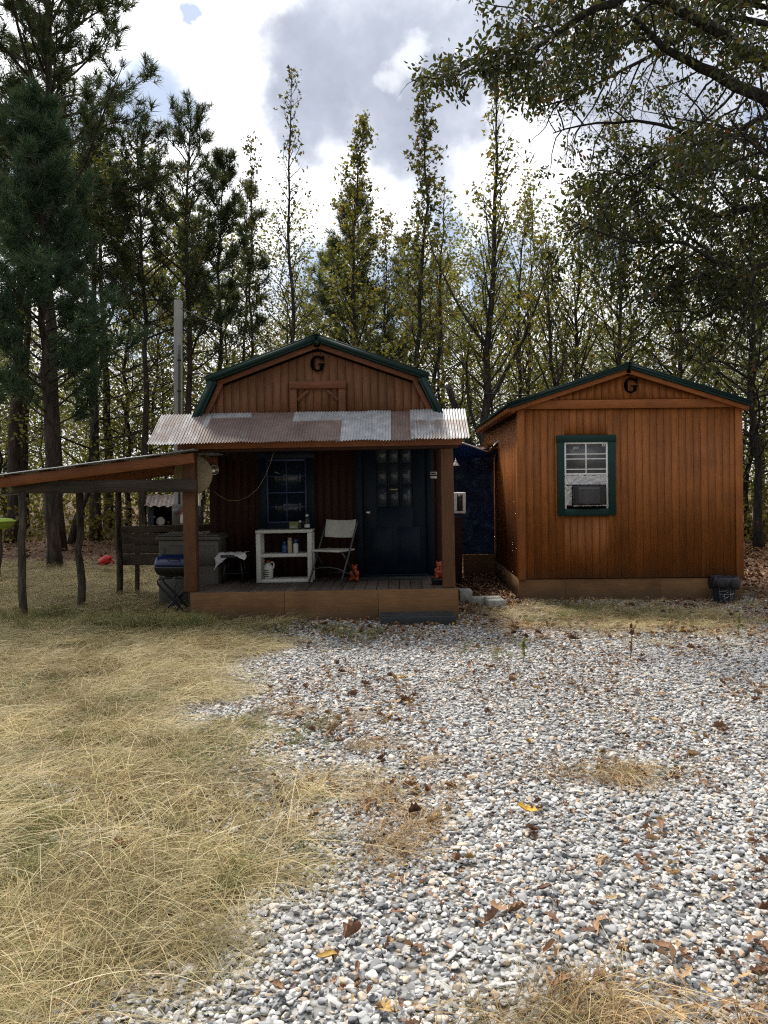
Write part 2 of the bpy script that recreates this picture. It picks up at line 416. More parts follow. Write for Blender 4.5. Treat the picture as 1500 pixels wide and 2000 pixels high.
for sgn in (-1, 1):
    X = lambda d: xm + sgn * d
    def slab(p, q, t):
        d = Vector((q[0] - p[0], q[1] - p[1])); d.normalize(); n = Vector((-d.y, d.x)) * (1 if sgn < 0 else -1)
        if n.y > 0: n = -n
        poly = [p, q, (q[0] + n.x * t, q[1] + n.y * t), (p[0] + n.x * t, p[1] + n.y * t)]
        roof.prism(poly, 9.43 - CYR, LYB)
    slab((X(0.001), za), (X(ux), zk), .05)
    slab((X(lx0), lz0), (X(lx1), lz1), .05)
    for k in range(21):                                # standing ribs
        y = 9.43 - CYR + .012 + k * .23
        roof.bar((X(.02), y, za + .004), (X(ux), y, zk + .008), .022, .016, (0, 0, 1))
        roof.bar((X(lx0 + .01), y, lz0), (X(lx1), y, lz1), .022, .016, (0, 0, 1))
MB().prism([(xm, za - .02), (xm - .05, za - .075), (xm, za - .125), (xm + .05, za - .075)], 9.438 - CYR, 9.53 - CYR).build('peak_plate', M['green_metal'], cabin)
roof.prism([(xm - .14, za - .042), (xm, za + .012), (xm + .14, za - .042), (xm, za + .022)], 9.42 - CYR, LYB + .01)
rf = roof.build('roof', M['green_metal'], cabin)
for sgn in (-1, 1):
    tr = MB(); gt = MB()
    X = lambda d: xm + sgn * d
    def strip(m_, p, q, w, off, y0, y1):               # board under a roof edge, 'off' below the line
        d = Vector((q[0] - p[0], q[1] - p[1])).normalized(); n = Vector((-d.y, d.x))
        if n.y > 0: n = -n
        m_.prism([(p[0] + n.x * off, p[1] + n.y * off), (q[0] + n.x * off, q[1] + n.y * off),
                  (q[0] + n.x * (off + w), q[1] + n.y * (off + w)), (p[0] + n.x * (off + w), p[1] + n.y * (off + w))], y0, y1)
    strip(gt, (X(.0012), za), (X(ux - .01), zk + .004), .022, .052, 9.445 - CYR, 9.50 - CYR)
    strip(gt, (X(lx0 - .004), lz0 + .02), (X(lx1 - .01), lz1), .03, .052, 9.447 - CYR, 9.50 - CYR)
    strip(tr, (X(.0012), za), (X(lx0 - .03), zk + (ux - lx0 + .03) * sl), .06, .078, 9.50 - CYR, 9.548 - CYR)
    strip(tr, (X(lx0 - .012), lz0 + .02), (X(lx1), lz1), .06, .086, 9.502 - CYR, 9.548 - CYR)
    gt.build('roof_edge_trim', M['green_metal'], cabin, bevel=.003)
    tr.build('gable_trim', M['cab_x'], cabin, bevel=.003)
g = C(620, 710, 9.53); letter_g(.185, .20, .02).build('letter', M['ironb'], cabin, loc=(g[0], GYc - .012, g[2]), bevel=.002)
# loft door trim on the gable
ld = MB(); y0 = GYc - .034
a = C(565, 745, 9.53); b = C(676, 758, 9.53)
ld.box(a[0], b[0], y0 - .012, y0 + .02, b[2], a[2])
for x0, x1 in ((a[0] + .005, a[0] + .09), (b[0] - .095, b[0] - .01)): ld.box(x0, x1, y0, y0 + .02, 2.34, b[2] - .002)
for s_, xa in ((1, a[0] + .095), (-1, b[0] - .10)):
    ld.bar((xa, y0 + .01, b[2] - .145), (xa + s_ * .14, y0 + .01, b[2] - .02), .04, .018, (0, 1, 0))
ld.build('loft_door_frame', M['cab_x'], cabin, bevel=.003)
# porch back wall and cabin side walls
wxl = C(412, 1000, 10.42)[0]; wxr = wxl + 3.13
win = C(509, 890, 10.42), C(611, 1027, 10.42); dr = C(705, 840, 10.42), C(837, 1127, 10.42)
holes = [(win[0][0], win[1][0], win[1][2], win[0][2]), (dr[0][0], dr[1][0], DZ - .2, dr[0][2] - .0)]
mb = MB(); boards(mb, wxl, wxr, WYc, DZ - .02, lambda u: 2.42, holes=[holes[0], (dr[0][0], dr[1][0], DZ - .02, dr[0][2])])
mb.build('front_wall', M['cab_shaded'], cabin)
for xw_, sg_ in ((wxl, -1), (wxr, 1)):
    mb = MB(); boards(mb, WYc + .05, LYB, xw_, 0.05, lambda u: 2.36, ax='x', sgn=sg_); mb.build('side_wall', M['cab_z'], cabin)
    MB().box(min(xw_ + sg_ * .012, xw_ - sg_ * .075), max(xw_ + sg_ * .012, xw_ - sg_ * .075), WYc - .018, WYc + .06, DZ + .002, 2.36).build('corner_board', M['cab_shaded'], cabin, bevel=.003)
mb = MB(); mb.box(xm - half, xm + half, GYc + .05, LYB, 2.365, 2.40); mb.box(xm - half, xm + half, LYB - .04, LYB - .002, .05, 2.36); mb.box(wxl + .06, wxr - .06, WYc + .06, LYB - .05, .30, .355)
mb.build('porch_ceiling', M['cab_shaded'], cabin)
mb = MB(); mb.box(xm - half, xm + half, GYc - .02, GYc + .05, 2.12, 2.298); mb.build('porch_header', M['cab_x'], cabin, bevel=.004)
# door
dx0, dx1, dzt = dr[0][0], dr[1][0], dr[0][2]
df = MB(); df.box(dx0 - .085, dx0 + .004, WYc - .02, WYc + .05, DZ + .003, dzt + .09); df.box(dx1 - .004, dx1 + .085, WYc - .02, WYc + .05, DZ + .003, dzt + .09)
df.box(dx0 + .005, dx1 - .005, WYc - .022, WYc + .05, dzt, dzt + .09); df.box(dx0 + .005, dx1 - .005, WYc - .03, WYc + .06, DZ + .004, DZ + .028)
df.build('door_frame', M['door'], cabin, bevel=.003)
p0 = C(734, 866, 10.44); p1 = C(806, 990, 10.44)
dd = MB(); yf = WYc + .012
gx = [p0[0] + (p1[0] - p0[0]) * i / 3 for i in range(4)]; gz = [p1[2] + (p0[2] - p1[2]) * i / 3 for i in range(4)]
dd.box(dx0 + .006, gx[0], yf, yf + .045, DZ + .035, dzt - .006); dd.box(gx[3], dx1 - .006, yf, yf + .045, DZ + .035, dzt - .006)
dd.box(gx[0], gx[3], yf, yf + .0445, DZ + .035, gz[0]); dd.box(gx[0], gx[3], yf, yf + .0445, gz[3], dzt - .006)
for i in (1, 2):
    dd.box(gx[i] - .013, gx[i] + .013, yf - .006, yf + .03, gz[0] + .001, gz[3] - .001)
    for j in range(3): dd.box(gx[j] + .014, gx[j + 1] - .014, yf - .004, yf + .028, gz[i] - .013, gz[i] + .013)
for k, (xa, xb) in enumerate(((dx0 + .1, dx0 + .40), (dx1 - .40, dx1 - .1))):        # raised lower panels
    dd.box(xa, xb, yf - .009, yf - .001, DZ + .16, DZ + .66); dd.box(xa + .03, xb - .03, yf - .016, yf - .0095, DZ + .19, DZ + .63)
door = dd.build('door', M['door'], cabin, bevel=.003)
for i in range(3):
    for j in range(3):
        MB().box(gx[i] + .005, gx[i + 1] - .005, yf + .012, yf + .02, gz[j] + .005, gz[j + 1] - .005).build('pane', M['glasscurtain'], door)
kp = C(719, 1001, 10.40); kb = MB(); kb.lathe([(.032, 0), (.032, .006), (.012, .012), (.012, .03), (.028, .042), (.031, .056), (.02, .068), (.0, .07)], n=18)
ko = kb.build('door_knob', M['steel'], door, smooth=True, loc=(kp[0], yf, kp[2])); ko.rotation_euler = (R(90), 0, 0)
sp = C(769, 956, 10.40); MB().box(sp[0] - .055, sp[0] + .055, yf - .002, yf + .004, sp[2] - .009, sp[2] + .009).build('sticker', M['beige'], door, bevel=.001).location = (0, -.008, 0)
# window of the cabin
def sash_window(parent, x0, x1, z0, z1, y, casing, cas_mat, sash_mat, glass_mat, mid, hlines, vmid=True, sill=True, lower=True, curtain=None):
    w = MB(); cw = casing
    w.box(x0 - cw, x0, y - .022, y + .03, z0 - cw, z1 + .001); w.box(x1, x1 + cw, y - .022, y + .03, z0 - cw, z1 + .001)
    w.box(x0 - cw - .012, x1 + cw + .012, y - .026, y + .03, z1 + .002, z1 + cw); w.box(x0 + .001, x1 - .001, y - .020, y + .03, z0 - cw, z0)
    if sill: w.box(x0 - cw - .01, x1 + cw + .01, y - .05, y + .02, z0 - cw - .022, z0 - cw - .001)
    wn = w.build('window', cas_mat, parent, bevel=.003)
    s = MB(); f = .028; ys = y - .004
    s.box(x0, x0 + f, ys, ys + .03, z0, z1); s.box(x1 - f, x1, ys, ys + .03, z0, z1)
    s.box(x0 + f, x1 - f, ys + .001, ys + .03, z1 - f, z1); s.box(x0 + f, x1 - f, ys + .001, ys + .03, mid - f * .4, mid + f * .4)
    if lower: s.box(x0 + f, x1 - f, ys + .001, ys + .03, z0, z0 + f)
    xm_ = .5 * (x0 + x1); zlo = z0 + f if lower else mid
    s.box(xm_ - .009, xm_ + .009, ys + .004, ys + .02, mid + f * .4, z1 - f)
    if lower: s.box(xm_ - .009, xm_ + .009, ys + .004, ys + .02, z0 + f, mid - f * .4)
    for h in hlines:
        s.box(x0 + f, xm_ - .0095, ys + .006, ys + .02, h - .007, h + .007); s.box(xm_ + .0095, x1 - f, ys + .006, ys + .02, h - .007, h + .007)
    s.build('sash', sash_mat, wn, bevel=.002)
    MB().box(x0 + f, x1 - f, ys + .012, ys + .018, mid + f * .4, z1 - f).build('pane', glass_mat, wn)
    if lower: MB().box(x0 + f, x1 - f, ys + .012, ys + .018, z0 + f, mid - f * .4).build('pane', glass_mat, wn)
    return wn
M['bluepaint'] = paint('blue_sash_paint', (.02, .045, .115), .45)
M['glassblue'] = mk_glass('blue_dark_glass', (.012, .02, .036))
sash_window(cabin, win[0][0] + .07, win[1][0] - .07, win[1][2] + .04, win[0][2] - .05, WYc - .014, .1, M['door'], M['bluepaint'], M['glassblue'], C(560, 962, 10.4)[2], [C(560, 990, 10.4)[2], C(560, 930, 10.4)[2]])
# deck, skirt, posts
fl = C(372, 1152, 9.15); fr = C(895, 1152, 9.15)
mb = MB(); x = fl[0] + .004; 
while x < fr[0] - .02:
    w_ = min(.138, fr[0] - .004 - x); mb.box(x, x + w_ - .007, DYc + .014, WYc - .005, DZ - .038, DZ + random.uniform(-.002, .002)); x += .138
mb.build('deck_planks', M['deck'], cabin, bevel=.003)
for p, q in ((372, 555), (555.6, 738), (738.6, 895)):
    a = C(p, 1152, 9.15)[0]; b = C(q, 1152, 9.15)[0]
    MB().box(a, b, DYc - .012, DYc + .012, -.14, DZ - .004 - random.uniform(0, .004)).build('skirt_panel', M['skirt'], cabin, bevel=.003)
MB().box(fl[0], fl[0] + .02, DYc + .013, LYB, -.14, DZ - .045).build('side_skirt', M['skirt'], cabin)
MB().box(fr[0] - .02, fr[0], DYc + .013, WYc, -.14, DZ - .045).build('side_skirt', M['skirt'], cabin)
for px in (374, 876):
    a = C(px, 1100, 9.24); MB().box(a[0] - .075, a[0] + .075, a[1] - .07, a[1] + .07, DZ + .003, 2.02).build('porch_post', M['post'], cabin, bevel=.008, seg=2)
a = C(347, 868, 9.07); b = C(902, 868, 9.07)
mb = MB(); mb.box(a[0], b[0], 9.05 - CYR, 9.09 - CYR, 2.055, 2.165); mb.build('porch_beam', M['beam'], cabin, bevel=.004)
MB().box(a[0] + .05, b[0] - .03, 9.17 - CYR, 9.31 - CYR, 2.022, 2.12).build('porch_header', M['cab_shaded'], cabin, bevel=.003)
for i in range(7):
    xx = a[0] + .1 + i * (b[0] - a[0] - .2) / 6; MB().bar((xx, 9.1 - CYR, 2.185), (xx, 9.53 - CYR, 2.41), .04, .09).build('rafter', M['cab_shaded'], cabin, bevel=.003)
# corrugated porch roof, sheet by sheet
top = [322, 409, 499, 582, 667, 724.5, 760, 808, 911]; bot = [286, 390, 477, 567, 658, 715, 757, 805, 918]
rust = [(.55, 0), (.80, .18), (.92, 0), (.88, .32), (.12, 0), (.24, 0), (.92, 0), (.60, .36)]
zf, zb_ = 2.118, 2.51
xl = C(286, 862, 8.9)[0]; xr = C(918, 862, 8.9)[0]
edges = [C(.5 * (t + b_), 835, 9.2)[0] for t, b_ in zip(top, bot)]; edges[0] = xl; edges[-1] = xr
porch_roof = bpy.data.objects.new('porch_roof', None); COL.objects.link(porch_roof); porch_roof.parent = cabin
def corrugated(x0, x1, ya, za_, yb, zb2, pitch, amp, name, mat, parent, col, lift=0, nseg=5, wob=.006):
    n = max(8, int((x1 - x0) / pitch * 7)); xs = np.linspace(x0, x1, n)
    s0 = random.uniform(0, 9); v = []
    for layer in (0, -.0015):
        for i in range(nseg + 1):
            t = i / nseg
            for x_ in xs:
                wv = wob * (vnoise(x_ * 2.2 + s0, t * 3) - .5) + (.012 * (vnoise(x_ * 9 + s0, 5) - .5) if i == 0 else 0)
                v.append((x_, ya + (yb - ya) * t + (.018 * (vnoise(x_ * 1.1 + s0, 3.) - .5) if i in (0, nseg) else 0), za_ + (zb2 - za_) * t + amp * math.sin(2 * math.pi * x_ / pitch) + lift + layer + wv))
    i = np.arange(nseg)[:, None] * n; j = np.arange(n - 1)[None]; q = np.stack([i + j, i + j + 1, i + n + j + 1, i + n + j], -1).reshape(-1, 4)
    m_ = MB(); m_.add(v, q, q[:, ::-1] + n * (nseg + 1)); o = m_.build(name, mat, parent, smooth=True); o.color = (*col, 0, 1); return o
for k in range(8):
    corrugated(edges[k] - .03 * (k > 0), edges[k + 1] + .03 * (k < 7), 8.9 - CYR + random.uniform(-.012, .012), zf + (-.008 if k == 0 else 0), 9.51 - CYR + random.uniform(-.02, .005), zb_,
               .034, .0065, 'roof_sheet', M['metal'], porch_roof, rust[k], lift=.004 * (k % 2), wob=.014)

# ---------------------------------------------------------------- shed
SX, SY, ST = 3.22, 10.74, R(-.6)
shed = thing('shed', 'orange brown board shed with green roof, one green framed window and an air conditioner', 'shed', (SX, SY, 0), (0, ST, 0))
def S(px, py, Y):
    w = W(px, py, Y); x = w[0] - SX; z = w[2]; c, s = math.cos(ST), math.sin(ST)
    return np.array((x * c - z * s, Y - SY, x * s + z * c))
sl0 = S(1013, 965, 10.74)[0]; sr0 = S(1448, 965, 10.74)[0]; SLB = 15.0 - SY
zbot_ = .5 * (S(1013, 1130, 10.74)[2] + S(1448, 1127, 10.74)[2]); zh = .5 * (S(1013, 800, 10.74)[2] + S(1453, 794, 10.74)[2])
sap = S(1232, 710, 10.62); sel = S(990, 793, 10.62); ser = S(1470, 781, 10.62)
sxm = sap[0]; sux = .5 * (ser[0] - sel[0]); sxm = .5 * (ser[0] + sel[0]); sza = sap[2]; sze = .5 * (sel[2] + ser[2]); ssl = (sza - sze) / sux
wa = S(1101, 864, 10.74); wb = S(1188, 993, 10.74)
mb = MB(); boards(mb, sl0 + .005, sr0 - .005, 0, zbot_, lambda u: zh + .002, holes=[(wa[0], wb[0], wb[2], wa[2])]); mb.build('front_wall', M['shed_z'], shed)
mb = MB(); boards(mb, sl0 + .05, sr0 - .05, -.006, zh + .10, lambda u: sza - ssl * abs(u - sxm) - .13); mb.build('gable_wall', M['shed_z'], shed)
for xw_, sg_ in ((sl0, -1), (sr0, 1)):
    mb = MB(); boards(mb, .055, SLB, xw_, zbot_, lambda u: zh + .05, ax='x', sgn=sg_); mb.build('side_wall', M['shed_z'], shed)
mb = MB(); mb.box(sl0 + .05, sr0 - .05, SLB - .05, SLB, .02, 2.74); mb.box(sl0 + .06, sr0 - .06, .06, SLB - .06, .25, .29); mb.build('back_wall', M['shed_z'], shed)
mb = MB(); mb.box(sl0 - .035, sr0 + .035, -.03, -.0085, zh - .004, zh + .118); mb.build('header_board', M['shed_x'], shed, bevel=.003)
for s_, e in ((1, sl0), (-1, sr0)):
    mb = MB(); a_, b_ = sorted((e - s_ * .013, e + s_ * .085)); mb.box(a_, b_, -.021, -.0035, zbot_ - .012, zh - .006)
    a_, b_ = sorted((e - s_ * .016, e - s_ * .002)); mb.box(a_, b_, -.0205, .08, zbot_ - .012, zh - .006)
    mb.build('corner_board', M['shed_z'], shed, bevel=.002)
roof = MB()
for sgn in (-1, 1):
    trim = MB(); eave = MB(); edge_ = MB()
    X = lambda d: sxm + sgn * d
    p, q = (X(0), sza), (X(sux), sze); d = Vector((q[0] - p[0], q[1] - p[1])).normalized(); n = Vector((-d.y, d.x))
    if n.y > 0: n = -n
    def quad(m_, o0, o1, y0, y1, cut0=0, cut1=1):
        P = [(p[0] + (q[0] - p[0]) * t + n.x * o, p[1] + (q[1] - p[1]) * t + n.y * o) for t, o in ((cut0, o0), (cut1, o0), (cut1, o1), (cut0, o1))]
        m_.prism(P, y0, y1)
    quad(roof, 0, .03, -.125, SLB + .1)
    for k in range(20): roof.bar((X(.02), -.115 + k * .229, sza + .006), (X(sux), -.115 + k * .229, sze + .008), .03, .018)
    quad(edge_, .031, .062, -.118, -.09)
    quad(trim, .064, .125, -.085, -.0315, 0, .985)
    xx = sorted((X(sux - .05), X(sux - .028))); eave.box(xx[0], xx[1], -.085, SLB + .08, sze - .105, sze - .025)
    xx = sorted((X(sux - .055), sxm + sgn * 1.565)); eave.box(xx[0], xx[1], -.03, SLB + .06, sze - .108, sze - .085)
    edge_.build('roof_edge_trim', M['green_metal'], shed, bevel=.002); trim.build('gable_trim', M['shed_x'], shed, bevel=.002); eave.build('eave_board', M['shed_y'], shed, bevel=.002)
roof.prism([(sxm - .13, sza - .026), (sxm, sza + .016), (sxm + .13, sza - .026), (sxm, sza + .03)], -.13, SLB + .11)
roof.build('roof', M['green_metal'], shed)
g = S(1231, 753, 10.73); letter_g(.20, .215, .02).build('letter', M['ironb'], shed, loc=(g[0], -.02, g[2]), bevel=.002)
for p, q in ((1013, 1104), (1104.5, 1290), (1290.5, 1448)):
    a = S(p, 1150, 10.74)[0]; b = S(q, 1150, 10.74)[0]
    MB().box(a, b, .012, .03, -.12, zbot_ - .012).build('skirt_panel', M['skirt'], shed, bevel=.002)
MB().box(sl0 + .002, sl0 + .02, .031, SLB, -.12, zbot_ - .01).build('side_skirt', M['skirt'], shed)
mid = S(1144, 926, 10.74)[2]
wn = sash_window(shed, wa[0], wb[0], wb[2], wa[2], -.014, .098, M['green'], M['vinyl'], M['glassgrey'], mid,
            [S(1144, h, 10.74)[2] for h in (887, 896.5, 916.5)], sill=False, lower=False)
a = S(1120, 874, 10.73); nt_ = MB(); nt_.box(a[0], a[0] + .075, -.0105, -.009, a[2] - .04, a[2] + .01); nt_.build('paper_notice', M['paper'], wn)
ink = MB()
for i in range(4): ink.box(a[0] + .008, a[0] + .05, -.0125, -.0112, a[2] - .032 + i * .01, a[2] - .029 + i * .01)
ink.box(a[0] + .056, a[0] + .066, -.0125, -.0112, a[2] - .034, a[2] + .002); ink.build('printed_lines', M['ink'], wn)
a = S(1179, 869, 10.73); lk = MB()
lk.box(a[0] - .024, a[0] + .018, -.012, -.008, a[2] - .022, a[2] + .02); lk.build('white_patch', M['vinyl'], wn)
MB().box(a[0] - .012, a[0] + .006, -.0145, -.0125, a[2] - .011, a[2] + .008).build('patch_centre', M['ink'], wn)
# air conditioner in the lower half of that window, foil tucked round it
ac = thing('air_conditioner', 'grey window air conditioner wrapped in crumpled foil in the green framed shed window', 'air conditioner', tuple(Vector((SX, SY, 0))), (0, ST, 0))
a = S(1119, 949, 10.70); b = S(1180, 987, 10.70)
mb = MB(); mb.box(a[0], b[0], -.12, .12, b[2] + .012, a[2]); mb.build('case', M['blackp'], ac, bevel=.012, seg=2)
gr = S(1125, 953, 10.6); gb = S(1173, 985, 10.6)
mb = MB(); mb.box(a[0] + .06, b[0] - .085, -.126, -.1205, b[2] + .03, a[2] - .02); mb.build('coil_panel', M['grey'], ac, bevel=.003)
mb = MB()
nz = int((a[2] - b[2] - .06) / .012)
for i in range(nz): mb.box(a[0] + .065, b[0] - .09, -.1295, -.1262, b[2] + .034 + i * .012, b[2] + .038 + i * .012)
mb.build('coil_fins', M['grey'], ac)
def crumple(x0, x1, z0, z1, y, amp=.016, nx=26, nz=12):
    xs = np.linspace(x0, x1, nx); zs = np.linspace(z0, z1, nz); v = []
    for zz in zs:
        for xx in xs: v.append((xx, y + amp * (random.random() - .6) * (1 if 0 < 1 else 0), zz + random.uniform(-.004, .004)))
    i = np.arange(nz - 1)[:, None] * nx; j = np.arange(nx - 1)[None]; q = np.stack([i + j, i + j + 1, i + nx + j + 1, i + nx + j], -1).reshape(-1, 4)
    return MB().add(v, q)
f = crumple(wa[0] + .004, wb[0] - .004, S(1144, 948, 10.74)[2], mid - .014, -.012, .02, 30, 8).build('foil_strip', M['foil'], ac); f.modifiers.new('solid', 'SOLIDIFY').thickness = .002
f = crumple(wa[0] + .003, a[0] - .004, b[2] - .004, S(1144, 949, 10.74)[2], -.012, .022, 8, 16).build('foil_strip', M['foil'], ac); f.modifiers.new('solid', 'SOLIDIFY').thickness = .002
f = crumple(a[0], wb[0] - .003, b[2] - .01, b[2] + .008, -.03, .02, 26, 3).build('foil_strip', M['foil'], ac); f.modifiers.new('solid', 'SOLIDIFY').thickness = .002
MB().box(b[0] + .004, wb[0] - .004, -.01, .02, b[2] + .01, a[2] - .004).build('side_filler', M['blackp'], ac)

# ---------------------------------------------------------------- blue tarp lean-to between the two
tp = thing('tarp_shelter', 'blue tarp wall and sagging tarp roof closing the gap between cabin and shed', 'tarp shelter', (1.1, 13.3, 0))
def sheet(fn, nu, nv, name, mat, parent, th=.004):
    v = [fn(i / (nu - 1), j / (nv - 1)) for j in range(nv) for i in range(nu)]
    i = np.arange(nv - 1)[:, None] * nu; j = np.arange(nu - 1)[None]; q = np.stack([i + j, i + j + 1, i + nu + j + 1, i + nu + j], -1).reshape(-1, 4)
    o = MB().add(v, q).build(name, mat, parent, smooth=True); s = o.modifiers.new('solid', 'SOLIDIFY'); s.thickness = th; return o
def tw(u, v):
    x = -.54 + 1.1 * u; z = .39 + 1.89 * v
    return (x, .12 + .05 * (fbm(x * 3, z * 2, 3) - .5) + .03 * math.sin(u * 18 + v * 2) * (.3 + .7 * vnoise(u * 3, v * 2)), z)
sheet(tw, 60, 60, 'tarp_wall', M['tarp'], tp)
e0, e1, e2 = W(893, 862, 12.6), W(953, 882, 12.75), W(974, 861, 12.9)
def trf(u, v):
    if u < .74: a_ = e0 + (e1 - e0) * (u / .74)
    else: a_ = e1 + (e2 - e1) * ((u - .74) / .26)
    bx = .57 + 1.09 * u; back = np.array((bx, 13.42, 2.06 + .03 * math.sin(u * 9)))
    p = a_ + (back - a_) * v; s = -.03 * math.sin(math.pi * v) + .014 * (fbm(u * 7, v * 5, 9) - .5)
    return (p[0] - 1.1, p[1] - 13.3, p[2] + s)
sheet(trf, 50, 16, 'tarp_roof', M['tarptop'], tp)
mb = MB(); pth = [np.array(trf(u, 0)) + (0, -.012, .004) for u in np.linspace(.12, 1, 24)]; mb.tube(pth, .012, 6); mb.build('tarp_edge', M['vinyl'], tp, smooth=True)
mb = MB(); a = W(905, 1083, 13.36); b = W(971, 1120, 13.36); mb.box(a[0] - 1.1, b[0] - 1.1, .04, .06, -.03, a[2]); mb.build('base_board', M['skirt'], tp, bevel=.003)
mb = MB(); a = W(889, 1012, 12.05); b = W(903, 1118, 12.05); mb.box(-.50, b[0] - 1.1, 12.06 - 13.3, 12.5 - 13.3, .03, a[2]); mb.build('plywood_box', M['cab_shaded'], tp, bevel=.004)
a = W(953, 879, 12.7); N = 90
P = np.array([a + (rng.normal(-.0, .10), rng.uniform(.02, .25), rng.uniform(.02, .07)) for _ in range(N)])
Dv = rng.normal(size=(N, 3)); Nv = rng.normal(size=(N, 3)) * .5 + (0, 0, 1)
mb = MB(); mb.stamp([(0, 0, 0), (.5, .5, .1), (0, 1, 0), (-.5, .5, .1)], [(0, 1, 2, 3)], P, Dv, Nv, rng.uniform(.05, .11, N))
tag(mb.build('leaf_heap', M['leafdebris']), 'brown leaves caught in the fold of the blue tarp roof', 'leaves', kind='stuff')
a = W(887, 962, 12.0); b = W(910, 1003, 12.0)
sa = thing('side_air_conditioner', 'white air conditioner sticking out of the cabin side behind the porch post', 'air conditioner', (a[0], 12.0, b[2]))
w_, h_ = b[0] - a[0], a[2] - b[2]
mb = MB(); mb.box(-.38, w_, 0, .42, 0, h_); mb.build('case', M['vinyl'], sa, bevel=.012, seg=2)
mb = MB(); mb.box(.045, w_ - .05, -.004, .004, .04, h_ - .03); mb.build('vent_panel', M['grey'], sa)
mb = MB()
for i in range(12): mb.box(.045, w_ - .05, -.009, -.0045, .05 + i * (h_ - .09) / 12, .058 + i * (h_ - .09) / 12)
mb.build('vent_slats', M['dark'], sa)
a = W(890, 905, 12.6); lm = thing('lamp', 'small white cone lamp on the blue tarp beside the porch post', 'lamp', tuple(a))
mb = MB(); mb.lathe([(.012, .06), (.014, .03), (.06, -.03), (.062, -.04)], n=16); mb.build('lamp_shade', M['vinyl'], lm, smooth=True)
mb = MB(); mb.tube([(0, 0, .05), (0, .02, .08), (0, .6, .1)], .008, 6); mb.build('bracket', M['dark'], lm, smooth=True)
mb = MB(); a = W(969, 1092, 13.2); b = W(986, 1112, 11.9)
for k in range(3):
    c_ = np.array([a + (b - a) * t + (rng.uniform(-.01, .01), 0, -.06 * math.sin(math.pi * t) * (1 + k * .6)) for t in np.linspace(0, 1, 9)]); mb.tube(c_ + (-.012 - .006 * k, 0, .02 * k), .006, 5)
mb.tube([a + (-.02, -.03, .16), a + (-.015, -.02, .05), a, a + (-.01, 0, -.1)], .012, 6)
tag(mb.build('cables', M['box'], smooth=True), 'pale cables sagging along the shed base by the tarp', 'cables')
# ================================================================== LEAN-TO, PORCH AND YARD THINGS
def logtube(mb, a, b, r, n=10, seg=9, wob=.012):
    a = np.array(a); b = np.array(b); t = np.linspace(0, 1, seg)[:, None]
    P = a + (b - a) * t; P[1:-1] += rng.normal(0, wob, (seg - 2, 3)) * (1, 1, 0)
    mb.tube(P, r * (1.06 - .14 * t[:, 0]) * rng.uniform(.93, 1.07, seg), n)
LX0, LX1 = -4.72, -2.50
lean = thing('lean_to', 'open lean-to with orange rafters, log posts and a low metal roof beside the cabin', 'lean-to', (-3.6, 9.9, 0))
O = np.array((-3.6, 9.9, 0.))
for px, pt, pb, Y, r in ((43, 965, 1214, 9.1, .047), (155, 958, 1192, 9.85, .046), (231, 960, 1165, 11.1, .046)):
    a = W(px + 2, pb, Y); b = W(px, pt - 4, Y); a[2] = -.05
    mb = MB(); logtube(mb, a - O, b - O, r); mb.build('log_post', M['log'], lean, smooth=True)
zr0, zr1 = 1.700, 1.985                                   # roof height at the outer and the cabin side
def rz(x): return zr0 + (zr1 - zr0) * (x - LX0) / (LX1 - LX0)
a = W(26, 952, 9.1); b = W(385, 948, 9.1)
mb = MB(); mb.bar(a - O, b - O, .05, .15); P = mb.v[-1]
mb.build('beam', M['beam_dark'], lean, bevel=.006)
for i, y in enumerate((9.02, 9.62, 10.2, 10.8, 11.35)):
    mb = MB(); mb.bar(np.array((LX0, y, rz(LX0) - .07)) - O, np.array((LX1 + .1, y, rz(LX1 + .1) - .07)) - O, .042, .12)
    mb.build('rafter', M['beam'], lean, bevel=.004)
for x in np.arange(LX0 + .12, LX1, .42):
    mb = MB(); mb.bar(np.array((x, 9.05, rz(x) - .004)) - O, np.array((x, 11.4, rz(x) - .004)) - O, .09, .02)
    mb.build('purlin', M['beam'], lean, bevel=.002)
lr = bpy.data.objects.new('metal_roof', None); COL.objects.link(lr); lr.parent = lean
edges = np.linspace(8.96, 11.45, 5)
for k in range(4):                                        # corrugation runs down the slope, sheet by sheet
    n = 150; ys = np.linspace(edges[k] - .02, edges[k + 1] + .02, n); v = []; ns = 7
    for lay in (0, -.0015):
        for i in range(ns):
            t = i / (ns - 1); x = LX0 - .06 + (LX1 + .12 - LX0 + .06) * t
            for y in ys: v.append((x + .02 * (vnoise(y * 2, 1.) - .5) - O[0], y + .012 * math.sin(x * 4 + k) - O[1], rz(x) + .024 + .006 * math.sin(y * 2 * math.pi / .034) + lay + .004 * (k % 2) + .016 * (vnoise(x * 2.5, y * .8, 3) - .5)))
    i = np.arange(ns - 1)[:, None] * n; j = np.arange(n - 1)[None]; q = np.stack([i + j, i + j + 1, i + n + j + 1, i + n + j], -1).reshape(-1, 4)
    o = MB().add(v, q, q[:, ::-1] + n * ns).build('roof_sheet', M['metal'], lr, smooth=True); o.color = (.35 + .15 * (k % 2), 0, 0, 1)
